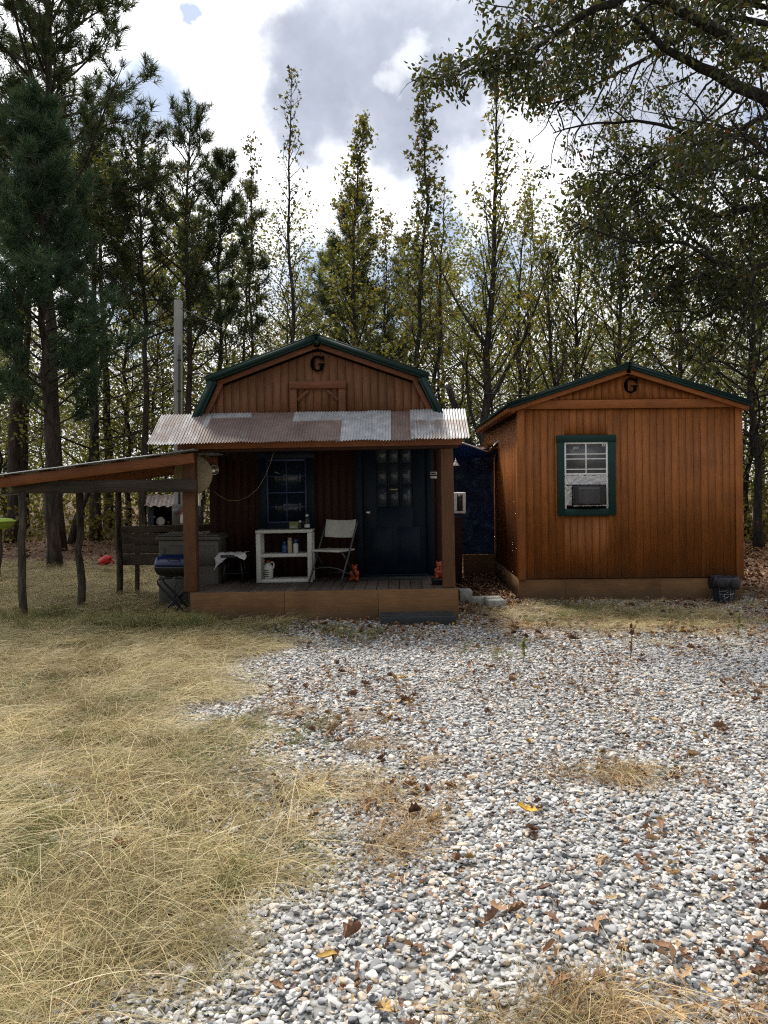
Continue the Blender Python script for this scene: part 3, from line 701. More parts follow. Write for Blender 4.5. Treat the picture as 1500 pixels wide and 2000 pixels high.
# horizontal plank fence under the lean-to
fn = thing('plank_fence', 'dark weathered plank fence between a log post and the storage box', 'fence', (-3.3, 11.2, 0))
z = .43
for i, h in enumerate((.17, .13, .165, .11)):
    x1 = -2.35 if i > 1 else -2.5
    mb = MB(); mb.bar((-.76, rng.uniform(-.006, .006), z + h / 2), (x1 + 3.3, rng.uniform(-.006, .006), z + h / 2 + (.05 if i == 3 else .012)), .028, h - .01); z += h
    mb.build('plank', M['grey_x'], fn, bevel=.004)
MB().box(.30, .38, .02, .1, -.05, 1.0).build('fence_post', M['grey_x'], fn, bevel=.004); MB().box(-.55, -.49, .018, .06, -.05, .98).build('fence_post', M['grey_x'], fn, bevel=.004)
# storage box
a = W(312, 1190, 9.95); sb = thing('storage_box', 'beige grey plastic storage cabinet behind the blue barbecue', 'storage box', (-2.72, 9.95, 0))
w2, dep, hh = .385, .62, .965
mb = MB(); mb.box(-w2, w2, 0, dep, -.03, hh - .07); mb.build('body', M['box'], sb, bevel=.015, seg=2)
for x0, x1, z0, z1 in ((-w2 + .03, -w2 + .085, .56, .80), (-w2 + .13, -.0, .56, .83), (.02, w2 - .04, .56, .83), (-w2 + .04, -.012, .06, .47), (.012, w2 - .04, .06, .47)):
    MB().box(x0, x1, -.012, -.0005, z0, z1).build('door_panel', M['boxd'], sb, bevel=.006)
mb = MB(); mb.box(-w2 - .03, w2 + .03, -.04, dep + .03, hh - .069, hh - .025); mb.box(-w2 - .01, w2 + .01, -.02, dep + .01, hh - .0248, hh); mb.build('lid', M['box'], sb, bevel=.014, seg=3)
# barbecue
gx = W(345, 1100, 9.5); gk = thing('barbecue', 'blue lidded portable barbecue on crossed black legs beside the porch post', 'barbecue', (gx[0], 9.5, 0))
def capsule(mb, L, r, z, half_, y=0, n=22):
    prof = [(1e-3, -L), (r * .55, -L + .006), (r * .86, -L + .035), (r, -L + .09), (r, L - .09), (r * .86, L - .035), (r * .55, L - .006), (1e-3, L)]
    m = len(prof); aa = np.linspace(0, math.pi, n) + (0 if half_ > 0 else math.pi)
    v = [(x, y + rr * math.cos(t), z + rr * math.sin(t) * (1.0 if half_ > 0 else .95)) for rr, x in prof for t in aa]
    i = np.arange(m - 1)[:, None] * n; j = np.arange(n - 1)[None]; q = np.stack([i + j, i + n + j, i + n + j + 1, i + j + 1], -1).reshape(-1, 4)
    cap = [tuple(range(0, m * n, n)), tuple(range(m * n - 1, 0, -n))]
    mb.add(v, q, [tuple(k * n for k in range(m))[::-1] + tuple(k * n + n - 1 for k in range(m))])
mb = MB(); capsule(mb, .262, .135, .618, 1); mb.build('lid', M['grill'], gk, smooth=True)
mb = MB(); capsule(mb, .262, .135, .612, -1); mb.build('bowl', M['blackp'], gk, smooth=True)
mb = MB(); mb.tube([(-.07, -.125, .70), (-.07, -.165, .71), (.07, -.165, .71), (.07, -.125, .70)], .009, 8); mb.build('handle', M['blackp'], gk, smooth=True)
for s_ in (-1, 1):
    for y in (-.11, .11):
        mb = MB(); mb.tube([(s_ * .02, y, .478), (s_ * .17, y, .465), (s_ * .205, y, .44), (s_ * .19, y, .39), (-s_ * .17, y + .01 * s_, .02), (-s_ * .18, y + .01 * s_, -.01)], .0125, 8)
        mb.build('leg', M['dark'], gk, smooth=True)
mb = MB(); [MB().tube([(x_, -.12, z_), (x_, .12, z_)], .010, 8).build('crossbar', M['dark'], gk, smooth=True) for x_, z_ in ((-.17, .03), (.17, .03), (0, .235))]
mb = MB(); mb.tube([(.02, -.12, .47), (.03, -.13, .40), (.0, -.125, .33), (.05, -.13, .26), (.07, -.125, .15), (.03, -.13, .05)], .008, 6); mb.build('gas_hose', M['wire'], gk, smooth=True)
# utility pole
pl = W(348, 960, 15.); po = thing('utility_pole', 'square grey wooden power pole with a conduit and meter box beside the cabin', 'pole', (pl[0], 15, 0))
mb = MB(); mb.box(-.07, .07, -.06, .06, -.1, 5.19); mb.build('pole', M['grey_z'], po, bevel=.01, seg=2)
mb = MB(); mb.tube([(.045, -.085, .9), (.045, -.085, 4.1), (.05, -.085, 4.3)], .022, 8); mb.tube([(.045, -.06, 2.6), (.045, -.11, 2.6)], .01, 6); mb.build('conduit', M['box'], po, smooth=True)
for z_ in (1.6, 2.5, 3.4, 4.0): MB().box(.012, .078, -.112, -.0605, z_, z_ + .03).build('strap', M['dark'], po)
m1 = W(341, 985, 14.9); m2 = W(358, 1024, 14.9)
mb = MB(); mb.box(-.075, .105, -.17, -.061, m2[2], m1[2]); mb.build('meter_box', M['box'], po, bevel=.01)
mb = MB(); mb.lathe([(.06, 0), (.06, .05), (.045, .07), (0.001, .072)], n=16); mo = mb.build('meter', M['glassgrey'], po, smooth=True, loc=(.015, -.17, m1[2] - .13)); mo.rotation_euler = (R(90), 0, 0)
# power lines
def line(name, a, b, sag, r, label, cat='power line', mat='wire'):
    a = np.array(a); b = np.array(b); t = np.linspace(0, 1, 24)[:, None]; P = a + (b - a) * t; P[:, 2] -= sag * 4 * (t * (1 - t))[:, 0]
    return tag(MB().tube(P, r, 5).build(name, M[mat], smooth=True), label, cat)
line('power_line', W(352, 600, 15), W(610, 700, 13.8), .10, .008, 'thin dark power line from the pole top to the cabin ridge')
line('power_line', W(838, 752, 14.2), W(1060, 772, 15.0), .06, .009, 'black cable strung between the cabin roof and the shed roof', 'cable')
line('clothesline', W(-40, 972, 11.), W(118, 955, 11.), .01, .004, 'pale cord stretched under the lean-to between log posts', 'cord', 'box')
# bird house on the pole side
bh = W(366, 1004, 14.4); b_ = thing('bird_house', 'small red rimmed bird house beside the power pole meter', 'bird house', (bh[0], 14.4, 0))
z0 = W(366, 1022, 14.4)[2]; z1 = W(366, 1003, 14.4)[2]
mb = MB(); mb.box(-.11, .13, -.09, .09, z0, z1); mb.build('body', M['white'], b_, bevel=.004)
mb = MB(); mb.prism([(-.16, z1 - .03), (.01, z1 + .17), (.18, z1 - .03), (.01, z1 + .14)], -.13, .13); mb.build('roof', M['red'], b_, bevel=.004)
mb = MB(); mb.lathe([(.022, 0), (.022, z0)], n=8); mb.build('stand', M['dark'], b_, smooth=True)
mb = MB(); mb.prism([(-.12, z1 + .002), (.01, z1 + .14), (.14, z1 + .002)], -.095, -.0905); mb.build('gable', M['white'], b_)
# far open-fronted hut
wh = thing('open_hut', 'little open hut with a rusty corrugated roof and dark inside beyond the fence', 'hut', (-5.9, 19.5, 0))
o3 = np.array((-5.9, 19.5, 0)); a = W(280, 976, 19.6); b = W(372, 990, 19.2)
x0, x1 = W(287, 1000, 19.3)[0] + 5.9, W(378, 1000, 19.3)[0] + 5.9
zt = W(0, 988, 19.3)[2]
mb = MB(); mb.box(x0, x1, .75, .8, 0, zt + .15); mb.box(x0, x0 + .05, 0, .749, 0, zt); mb.box(x1 - .05, x1, 0, .749, 0, zt); mb.box(x0 + .06, x1 - .06, .02, .74, .0, .03)
mb.build('wall', M['interior'], wh); mb = MB(); MB().box(x0 - .01, x0 + .11, -.03, -.004, 0, zt).build('front_board', M['wellblue'], wh, bevel=.004); MB().box(x1 - .11, x1 + .01, -.03, -.004, 0, zt).build('front_board', M['wellblue'], wh, bevel=.004)
n = 60; v = []
for lay in (0, -.003):
    for yy, zz in ((-.28, zt - .01), (.2, zt + .10), (.95, zt + .26)):
        for i in range(n): v.append((x0 - .12 + (x1 - x0 + .25) * i / (n - 1) - yy * .25, yy, zz + .02 * math.sin(i * 2 * math.pi / 9) + lay))
i = np.arange(2)[:, None] * n; j = np.arange(n - 1)[None]; q = np.stack([i + j, i + j + 1, i + n + j + 1, i + n + j], -1).reshape(-1, 4)
o = MB().add(v, q, q[:, ::-1] + 3 * n).build('roof', M['metal'], wh, smooth=True); o.color = (.98, .0, 0, 1)
mb = MB(); c = W(314, 1018, 19.6) - o3; mb.lathe([(.001, 0), (.11, .0), (.115, .015), (.10, .03), (.06, .035), (.001, .03)], n=20)
fo = tag(mb.build('round_gauge', M['white'], smooth=True), 'white round disc hanging inside the little open hut', 'disc'); fo.location = tuple(c + o3); fo.rotation_euler = (R(90), 0, 0)
MB().tube([(0, 0, 0), (0, 0, -.25), ], .004, 5).build('hanger', M['wire'], fo)
# lime tub at the picture edge
c = W(-2, 1022, 13.0); tb = thing('lime_tub', 'lime green round plastic tub on a dark post', 'tub', (c[0], 13.0, 0))
mb = MB(); z = c[2]; mb.lathe([(.18, z - .09), (.235, z - .01), (.25, z + .02), (.262, z + .03), (.262, z + .045), (.24, z + .045), (.2, z + .075), (.1, z + .088), (.001, z + .09)], n=28); mb.build('tub', M['lime'], tb, smooth=True)
mb = MB(); logtube(mb, (0, 0, -.05), (0, 0, z - .085), .05); mb.build('stand', M['log'], tb, smooth=True)
# red can on the far grass
c = W(206, 1103, 15.2); rc = thing('red_watering_can', 'bright red plastic can lying tipped on the straw grass by the trees', 'can', (c[0], 15.2, .1), (R(35), R(55), R(20)))
mb = MB(); mb.lathe([(.085, -.11), (.095, -.1), (.095, .06), (.07, .10), (.03, .12), (.03, .15), (.001, .15)], n=18); mb.build('body', M['red'], rc, smooth=True)
mb = MB(); mb.tube([(.03, 0, .13), (.11, 0, .13), (.15, 0, .05), (.12, 0, -.04), (.09, 0, -.05)], .014, 8); mb.build('handle', M['red'], rc, smooth=True)

# ---------------------------------------------------------------- on the porch
def DP(px, Y): return deck_pt(px, Y=Y)
RZ = TH
# white shelf unit
p = DP(560, 10.05); su = thing('shelf_unit', 'white plastic shelf unit standing under the cabin window', 'shelf', tuple(p), (0, RZ, 0))
hw, hd, ht = .362, .15, .68
for sx in (-1, 1):
    for sy in (-1, 1): MB().box(min(sx * hw, sx * (hw - .062)), max(sx * hw, sx * (hw - .062)), min(sy * hd, sy * (hd - .05)), max(sy * hd, sy * (hd - .05)), .002, ht - .042).build('leg', M['white'], su, bevel=.006)
for z0, t in ((.002, .042), (.33, .042), (ht - .041, .041)):
    x = hw - .0625 if z0 < .5 else hw + .004
    mb = MB(); mb.box(-x, x, -hd - .004, hd + .002, z0, z0 + t); mb.build('shelf_board', M['white'], su, bevel=.006)
def on_shelf(px, dy, lvl): 
    q = Cw(((px - VX) / K * 9.98 - CX, 10.05 + dy - CYR, DZ + (.0445, .3725, .6815)[lvl])); return tuple(q)
def bottle(name, px, dy, lvl, prof, mat, label, cat, cap=None, capmat=None, sx=1, sy=1):
    t = thing(name, label, cat, on_shelf(px, dy, lvl), (0, RZ, 0))
    MB().lathe(prof, n=18, sx=sx, sy=sy).build('body', M[mat], t, smooth=True)
    if cap: MB().lathe(cap, n=14).build('cap', M[capmat], t, smooth=True)
    return t
def can(h, r): return [(r * .9, 0), (r, .006), (r, h - .02), (r * .75, h - .004), (r * .5, h), (.001, h)]
bottle('spray_can', 557, -.03, 1, can(.115, .033), 'canblue', 'blue can first in the row of three on the middle shelf', 'can', [(.02, .115), (.02, .15), (.001, .152)], 'canblue')
bottle('spray_can', 567.5, -.03, 1, can(.175, .031), 'cantan', 'tall tan can in the middle of the row on the shelf', 'can', [(.026, .174), (.026, .2), (.001, .202)], 'cantan')
bottle('spray_can', 579, -.03, 1, can(.13, .033), 'canwhite', 'white can with a blue cap at the row end on the shelf', 'can', [(.027, .129), (.025, .18), (.001, .182)], 'canblue')
t = bottle('jug', 524, -.03, 0, [(.05, 0), (.064, .008), (.066, .12), (.06, .16), (.03, .2), (.022, .205), (.022, .22), (.001, .222)], 'white', 'white plastic jug with handle on the bottom shelf', 'jug', [(.027, .21), (.027, .24), (.001, .241)], 'orange', 1, .75)
MB().tube([(.025, 0, .205), (.062, 0, .215), (.078, 0, .19), (.07, 0, .14), (.06, 0, .13)], .011, 8).build('handle', M['white'], t, smooth=True)
mb = MB()
for k in range(4): mb.box(-.045, .02 - .008 * (k % 2), -.0515, -.0495, .03 + k * .026, .04 + k * .026)
mb.build('label_print', M['ink'], t)
c = on_shelf(576, .0, 2); t = thing('carton', 'small green and yellow patterned carton on top of the white shelf', 'carton', c, (0, RZ, 0))
mb = MB(); mb.box(-.06, .06, -.04, .04, .001, .1); mb.build('body', M['boxgreen'], t, bevel=.003)
mb = MB()
for k in range(7): mb.box(-.052 + k * .015, -.044 + k * .015, -.042, -.0405, .015, .03 + .012 * (k % 3))
mb.build('print', M['canwhite'], t)
bottle('small_jar', 588, -.02, 2, [(.02, 0), (.023, .005), (.023, .06), (.014, .075), (.014, .085), (.001, .086)], 'blackp', 'small dark jar with white lid on the white shelf top', 'jar', [(.017, .084), (.017, .112), (.001, .113)], 'white')
t = bottle('tall_bottle', 602, -.02, 2, [(.03, 0), (.036, .006), (.036, .12), (.016, .15), (.014, .165), (.001, .166)], 'blackp', 'black squat bottle with pale label at the shelf top end', 'bottle', [(.022, .16), (.022, .19), (.001, .191)], 'canwhite')
mb = MB(); mb.lathe([(.0365, .02), (.0372, .022), (.0372, .06), (.0365, .062)], n=18); mb.build('band', M['canwhite'], t, smooth=True)
# folding chair
p = DP(652, 9.72); ch = thing('folding_chair', 'folding chair with white seat and back on the porch deck', 'chair', tuple(p + Vector((0, .1, 0))), (0, RZ, R(-28)))
def curved_panel(w, z0, z1, y0, y1, th, bow, n=12, crown=0):
    v = []
    for d in (0, th):
        for zz, yy in ((z0, y0), (z1, y1)):
            for i in range(n):
                u = i / (n - 1) * 2 - 1; v.append((u * w, yy + d + bow * (u * u) , zz + crown * (u * u)))
    f = []
    for i in range(n - 1): f += [(i, i + 1, n + i + 1, n + i), (2 * n + i, 3 * n + i, 3 * n + i + 1, 2 * n + i + 1), (i, 2 * n + i, 2 * n + i + 1, i + 1), (n + i, n + i + 1, 3 * n + i + 1, 3 * n + i)]
    f += [(0, n, 3 * n, 2 * n), (n - 1, 3 * n - 1, 4 * n - 1, 2 * n - 1)]
    return MB().add(v, f)
curved_panel(.225, .565, .79, .165, .215, .018, -.035, crown=.012).build('backrest', M['chairw'], ch, bevel=.006, seg=2)
mb = MB(); pr = [(-.215, -.2), (.215, -.2), (.225, -.1), (.215, .17), (.17, .2), (-.17, .2), (-.215, .17), (-.225, -.1)]
mb.prism(pr, .405, .43, 'xy'); mb.build('seat', M['chairw'], ch, bevel=.012, seg=3)
for s_ in (-1, 1):
    MB().tube([(s_ * .237, .215, .80), (s_ * .237, .19, .74), (s_ * .237, -.02, .36), (s_ * .237, -.215, .012)], .0125, 8).build('leg', M['chairm'], ch, smooth=True)
    MB().tube([(s_ * .205, -.13, .40), (s_ * .205, .0, .28), (s_ * .205, .26, .012)], .0115, 8).build('leg', M['chairm'], ch, smooth=True)
mb = MB(); mb.tube([(-.237, -.13, .17), (-.12, -.13, .20), (0, -.13, .21), (.12, -.13, .20), (.237, -.13, .17)], .008, 8); mb.build('crossbar', M['chairm'], ch, smooth=True); mb = MB(); mb.tube([(-.205, .19, .09), (0, .19, .12), (.205, .19, .09)], .008, 8); mb.build('crossbar', M['chairm'], ch, smooth=True)
# stool with white rag
p = DP(460, 9.98); st = thing('stool', 'low dark stool by the porch end of the wall', 'stool', tuple(p), (0, RZ, 0))
mb = MB(); mb.lathe([(.18, .335), (.2, .345), (.2, .365), (.185, .376), (.001, .377)], n=26); mb.build('seat', M['blackp'], st, smooth=True)
for k in range(4):
    t = R(45 + 90 * k); MB().tube([(.13 * math.cos(t), .13 * math.sin(t), .336), (.185 * math.cos(t), .185 * math.sin(t), .006)], .011, 8).build('leg', M['dark'], st, smooth=True)
mb = MB(); tt = np.linspace(0, 2 * np.pi, 21); mb.tube(np.stack([.163 * np.cos(tt), .163 * np.sin(tt), 0 * tt + .14], 1), .006, 6); mb.build('ring', M['dark'], st, smooth=True)
def rag(u, v):
    x = -.235 + .4 * u; y = -.19 + .25 * v; r = math.hypot(x, y); z = .385 + .012 * fbm(u * 6, v * 6, 5) + .02 * abs(math.sin(u * 11 + v * 4)) * .6
    if r > .19: z -= (r - .19) * 1.3
    if v < .35: z -= (.35 - v) * .16 * (1.2 - u)
    return (x + .02 * math.sin(v * 9), y, z)
o = sheet(rag, 36, 24, 'white_rag', M['cloth'], None); tag(o, 'crumpled white rag draped over the dark stool', 'rag'); o.location = p; o.rotation_euler = (0, RZ, 0)
# figurines
def figurine(px, Y, sc, label, base, zr):
    p = DP(px, Y); t = thing('figurine', label, 'figurine', tuple(p), (0, RZ, zr)); b0 = .07 if base else .002
    mb = MB(); k = sc
    for c, r, q in (((0, 0, .085), .075, (1, .9, 1.05)), ((0, -.005, .165), .055, (1, .9, .95)), ((0, -.01, .232), .05, (1, .95, 1.0)), ((0, -.05, .222), .022, (1, 1, .8)),
                    ((-.04, 0, .278), .017, (1, .7, 1)), ((.04, 0, .278), .017, (1, .7, 1)), ((-.06, -.055, .035), .034, (.8, 1.5, .9)), ((.06, -.055, .035), .034, (.8, 1.5, .9)),
                    ((-.065, -.02, .14), .026, (.9, 1, 1.7)), ((.065, -.02, .14), .026, (.9, 1, 1.7)), ((-.035, -.06, .11), .022, (1.3, 1, .9)), ((.035, -.06, .11), .022, (1.3, 1, .9)), ((0, -.045, .19), .02, (1.4, .6, .6))):
        mb.ball((c[0] * k, c[1] * k, c[2] * k), r * k, q[0], q[1], q[2])
    o = mb.build('body', M['orange'], t, smooth=True, loc=(0, 0, b0)); r_ = o.modifiers.new('blend', 'REMESH'); r_.mode = 'VOXEL'; r_.voxel_size = .006; r_.use_smooth_shade = True
    if base:
        mb = MB(); mb.lathe([(.075, .002), (.085, .01), (.1, .062), (.104, .07), (.001, .07)], n=20); mb.build('base', M['blackp'], t, smooth=True)
figurine(859, 9.5, .74, 'orange sitting bear figurine on a black bowl beside the porch post', True, R(15))
figurine(694, 9.95, .74, 'orange sitting bear figurine between the folding chair and the door', False, R(-10))
# doormat, hooks, house plate, disc, floodlight, hanging cord
p = DP(772, 10.12); o = MB().box(-.42, .42, -.12, .16, .002, .016).build('doormat', M['rubber'], bevel=.005); tag(o, 'thin black doormat at the foot of the dark door', 'doormat'); o.location = p; o.rotation_euler = (0, RZ, 0)
for px in (739, 797):
    q = W(px, 866, 9.33); lb = 'bright hook hanging from the beam above the %s' % ('door knob side of the door' if px < 760 else 'hinge side of the door')
    mb = MB(); mb.tube([(0, 0, .06), (0, 0, .0), (.012, 0, -.02), (.026, 0, -.012), (.026, 0, .004)], .0042, 6); mb.lathe([(.012, .05), (.012, .058)], n=10); o = tag(mb.build('hook', M['steel'], smooth=True), lb, 'hook', 'hooks over the porch door'); o.location = tuple(q)
q = W(847, 928, 10.39); t = thing('door_plate', 'small pale two part plate on the wall beside the door', 'plate', tuple(q))
MB().box(-.045, .045, 0, .016, .004, .045).build('upper_plate', M['white'], t, bevel=.003); MB().box(-.045, .045, .002, .016, -.045, -.012).build('lower_plate', M['white'], t, bevel=.003); MB().box(-.03, .03, -.002, .001, .014, .034).build('print', M['ink'], t)
q = W(377, 927, 9.5); mb = MB(); mb.lathe([(.001, -.012), (.235, -.012), (.242, 0), (.235, .012), (.001, .012)], n=40); o = tag(mb.build('round_disc', M['beige'], smooth=False), 'beige round wooden disc hanging behind the porch post under the eave', 'disc'); o.location = tuple(q); o.rotation_euler = (R(90), 0, 0)
MB().tube([(0, .23, 0), (0, .40, 0.0)], .004, 5).build('hanger', M['wire'], o)
q = W(416, 915, 10.2); t = thing('floodlight', 'round silver floodlight on the porch corner by the beige disc', 'floodlight', tuple(q), (R(20), 0, R(25)))
mb = MB(); mb.lathe([(.001, -.06), (.03, -.055), (.04, -.02), (.068, .03), (.072, .06), (.066, .062), (.06, .045), (.001, .04)], n=22); o = mb.build('lamp_head', M['steel'], t, smooth=True); o.rotation_euler = (R(90), 0, 0)
mb = MB(); mb.tube([(0, .05, 0), (.01, .10, .03), (.03, .2, .05)], .012, 8); mb.lathe([(.05, .05), (.05, .06)], (.03, .2, 0), n=14); mb.build('bracket', M['dark'], t, smooth=True)
P = [W(534, 884, 10.2)] + [W(x, y, 10.3) for x, y in ((528, 905), (518, 930), (503, 955), (485, 970), (465, 978), (445, 977), (428, 968), (417, 959))]
tag(MB().tube(np.array(P), .0042, 6).build('hanging_cord', M['cord'], smooth=True), 'thin tan cord looping down across the porch wall by the window', 'cord')

# ---------------------------------------------------------------- beside the porch
for i, (x0, x1, pt, pb, h, dy, rot, lb) in enumerate((
        (897, 922, 1155, 1180, .18, .2, 4, 'grey concrete block against the porch skirt'), (923, 950, 1168, 1187, .12, .2, -5, 'low grey concrete block in the middle of the three pavers'),
        (951, 985, 1166, 1193, .13, .28, 9, 'pale concrete block nearest the shed, split across its top'))):
    Y = GY(pb) + .05; xa = (x0 - VX) / K * Y; xb = (x1 - VX) / K * Y; w = xb - xa
    t = thing('concrete_block', lb, 'block', (.5 * (xa + xb), Y + dy / 2, 0), (R(rng.uniform(-2, 2)), R(rng.uniform(-2, 2)), R(rot)), 'concrete blocks beside the porch')
    if i == 2:
        MB().box(-w / 2, w / 2, -dy / 2, -.005, -.03, h).build('front_half', M['concrete'], t, bevel=.008); MB().box(-w / 2 + .01, w / 2 - .005, .003, dy / 2, -.03, h + .012).build('back_half', M['concrete'], t, bevel=.008)
    else: MB().box(-w / 2, w / 2, -dy / 2, dy / 2, -.03, h).build('block', M['concrete'], t, bevel=.008)
a = W(743, 1222, 8.82); b = W(891, 1220, 8.82)
t = thing('rubber_step', 'long dark ribbed step lying on the gravel against the porch skirt', 'step', (.5 * (a[0] + b[0]), 8.95, 0), (0, R(-.8), R(1)))
w = (b[0] - a[0]) / 2; mb = MB(); mb.box(-w, w, -.13, .17, -.02, .105); mb.build('slab', M['rubber'], t, bevel=.012, seg=2)
mb = MB()
for k in range(9): mb.box(-w + .02, w - .02, -.115 + k * .031, -.10 + k * .031, .1055, .111)
mb.build('ribs', M['rubber'], t)
c = W(1414, 1174, 10.5); t = thing('bucket', 'navy bucket lined with a black bag at the shed corner', 'bucket', (c[0], 10.5, 0))
mb = MB(); mb.lathe([(.125, 0), (.13, .005), (.165, .33), (.172, .335), (.172, .35), (.16, .35), (.001, .30)], n=30); mb.build('body', M['navy'], t, smooth=True)
lbm = MB()
def onb(ang, z): 
    r = .1325 + .035 * z / .33; return (r * math.sin(ang), -r * math.cos(ang), z)
def stroke(p, q, wd=.0022): lbm.tube([onb(*p), onb((p[0] + q[0]) / 2, (p[1] + q[1]) / 2), onb(*q)], wd, 5)
for p, q in (((-.75, .04), (-.75, .22)), ((-.75, .22), (.15, .22)), ((-.75, .13), (.1, .13)), ((-.75, .04), (.5, .04)), ((.2, .05), (.2, .2)), ((-.35, .05), (-.35, .13)), ((-.55, .1), (-.38, .1)), ((-.3, .09), (-.02, .09)), ((-.3, .06), (.0, .11)),
             ((.3, .1), (.42, .1)), ((.3, .07), (.42, .07)), ((-.7, .17), (-.2, .17)), ((-.6, .19), (.0, .19)), ((-.2, .15), (.05, .17)), ((.5, .04), (.45, .2))): stroke(p, q)
for k in range(5): stroke((.14 + .0 * k, .128 + k * .002), (.62, .134 + k * .002), .0026)
lbm.build('printed_lines', M['paper'], t)
def bagf(u, v):
    an = u * 2 * math.pi; rr = (.13 + .075 * v) if v < .5 else (.168 + .016 * math.sin((v - .5) * 5)); rr += .014 * (fbm(math.cos(an) * 4 + v * 3, math.sin(an) * 4, 8) - .5) + .006 * math.sin(an * 17 + v * 5)
    z = .30 + .12 * v if v < .5 else .36 - (v - .5) * .27 * (.7 + .6 * vnoise(math.cos(an) * 3 + 5, math.sin(an) * 3 + 5, 2))
    return (rr * math.cos(an) * 1.08, rr * math.sin(an) * 1.08, z + .005 * math.sin(an * 9) + .02 * (fbm(math.cos(an) * 3, math.sin(an) * 3 + v, 4) - .5))
o = sheet(bagf, 90, 16, 'bag_liner', M['bag'], t, .002)
# ================================================================== GROUND
EY = [0, 1.5, 2.3, 2.8, 3.3, 3.9, 4.4, 5, 6, 7, 8, 9.5, 12]
EX = [-1.45, -1.38, -1.12, -.64, -.36, -.48, -.88, -1.32, -1.55, -1.5, -1.35, -1.1, -1.0]
def gz(x, y): return .02 * (fbm(x * .7, y * .7, 2) - .5) + .012 * (fbm(x * 3, y * 3, 4) - .5) + .5 * sstep(40, 160, np.hypot(x, y)) * fbm(x * .02, y * .02, 6)
def z_grass(x, y):
    n = (fbm(x * 1.3, y * 1.3, 11) - .5) * 1.1 + (fbm(x * 5, y * 5, 12) - .5) * .5
    g = 1 - sstep(-.32, .32, x - np.interp(y, EY, EX) + n)
    t = np.exp(-(((x + .25) / .26) ** 2 + ((y - 4.1) / .4) ** 2) ** 1.2) * .13                 # straw tongue reaching into the stones
    t2 = np.exp(-(((x - 1.27) / .16) ** 2 + ((y - 4.25) / .11) ** 2)) * .12
    t3 = np.exp(-(((x - .62) / .2) ** 2 + ((y - 2.33) / .08) ** 2)) * .6
    g = np.maximum(np.maximum(g, t * (1 + n * 1.6)), np.maximum(t2, t3))
    band = np.exp(-(((x - 2.55) / 1.35) ** 2 + ((y - 9.5) / .85) ** 2)) * 1.15 + (fbm(x * 2, y * 2, 14) - .5) * .5
    band2 = np.exp(-(((x - 6.) / 1.6) ** 2 + ((y - 9.2) / 1.0) ** 2)) * .7
    bare = np.exp(-(((x + 2.15) / .28) ** 2 + ((y - 4.25) / .42) ** 2)) * .45 + np.exp(-(((x + 1.45) / .3) ** 2 + ((y - 3.45) / .25) ** 2)) * .35
    return np.clip(np.maximum(g, np.maximum(band, band2) * (y > 7.5)) - bare, 0, 1)
def z_litter(x, y):
    n = (fbm(x * 1.1, y * 1.1, 21) - .5) * 3
    f = sstep(14.2, 16.0, y + n + .25 * np.clip(-x - 5, 0, 9) * 0)
    r = sstep(4.6, 5.6, x + n * .4) * sstep(8.8, 10.2, y)
    lane = sstep(.35, .6, x) * (1 - sstep(1.6, 1.9, x)) * sstep(9.4, 10.4, y)
    dam = .55 * sstep(7.6, 9.2, y) * sstep(-1.2, -.4, x) * (1 - sstep(10.3, 10.9, y)) * fbm(x * 3, y * 3, 5) * 1.6
    return np.clip(np.maximum(np.maximum(f, r), np.maximum(lane, dam)), 0, 1)
def z_green(x, y):
    g = np.exp(-(((x + 4.1) / .55) ** 2 + ((y - 9.2) / .35) ** 2)) + .55 * np.exp(-(((x + 3.2) / 2.2) ** 2 + ((y - 8.7) / .5) ** 2)) + .6 * np.exp(-(((x + 1.3) / .8) ** 2 + ((y - 8.6) / .4) ** 2))
    for px, py, r in ((980, 1282, .22), (645, 1275, .2), (60, 1345, .3), (10, 1690, .13), (600, 1660, .15), (700, 1245, .3), (1080, 1180, .3), (920, 1270, .15), (330, 1240, .3), (880, 1220, .12), (1230, 1200, .5), (1130, 1200, .4), (1060, 1215, .3), (1300, 1215, .3), (400, 1480, .35), (250, 1380, .3), (520, 1420, .25), (30, 1560, .2), (330, 1600, .2), (200, 1800, .15), (450, 1700, .2), (120, 1460, .3), (40, 1720, .22), (60, 1620, .25), (600, 1440, .3), (230, 1250, .5), (480, 1235, .5), (20, 1250, .5)):
        Y = GY(py); g = g + .8 * np.exp(-(((x - (px - VX) / K * Y) / r) ** 2 + ((y - Y) / (r * 1.1)) ** 2))
    return np.clip(g, 0, 1)
gx_ = np.concatenate([-np.geomspace(500, 9.2, 34), np.arange(-9, 9.01, .1), np.geomspace(9.2, 500, 34)])
gy_ = np.concatenate([-np.geomspace(300, 2.3, 16), np.arange(-2, 20.01, .1), np.geomspace(20.4, 600, 40)])
XX, YY = np.meshgrid(gx_, gy_); nx, ny = len(gx_), len(gy_)
i = np.arange(ny - 1)[:, None] * nx; j = np.arange(nx - 1)[None]
q = np.stack([i + j, i + j + 1, i + nx + j + 1, i + nx + j], -1).reshape(-1, 4)
mb = MB(); mb.add(np.stack([XX.ravel(), YY.ravel(), gz(XX, YY).ravel()], 1), q)
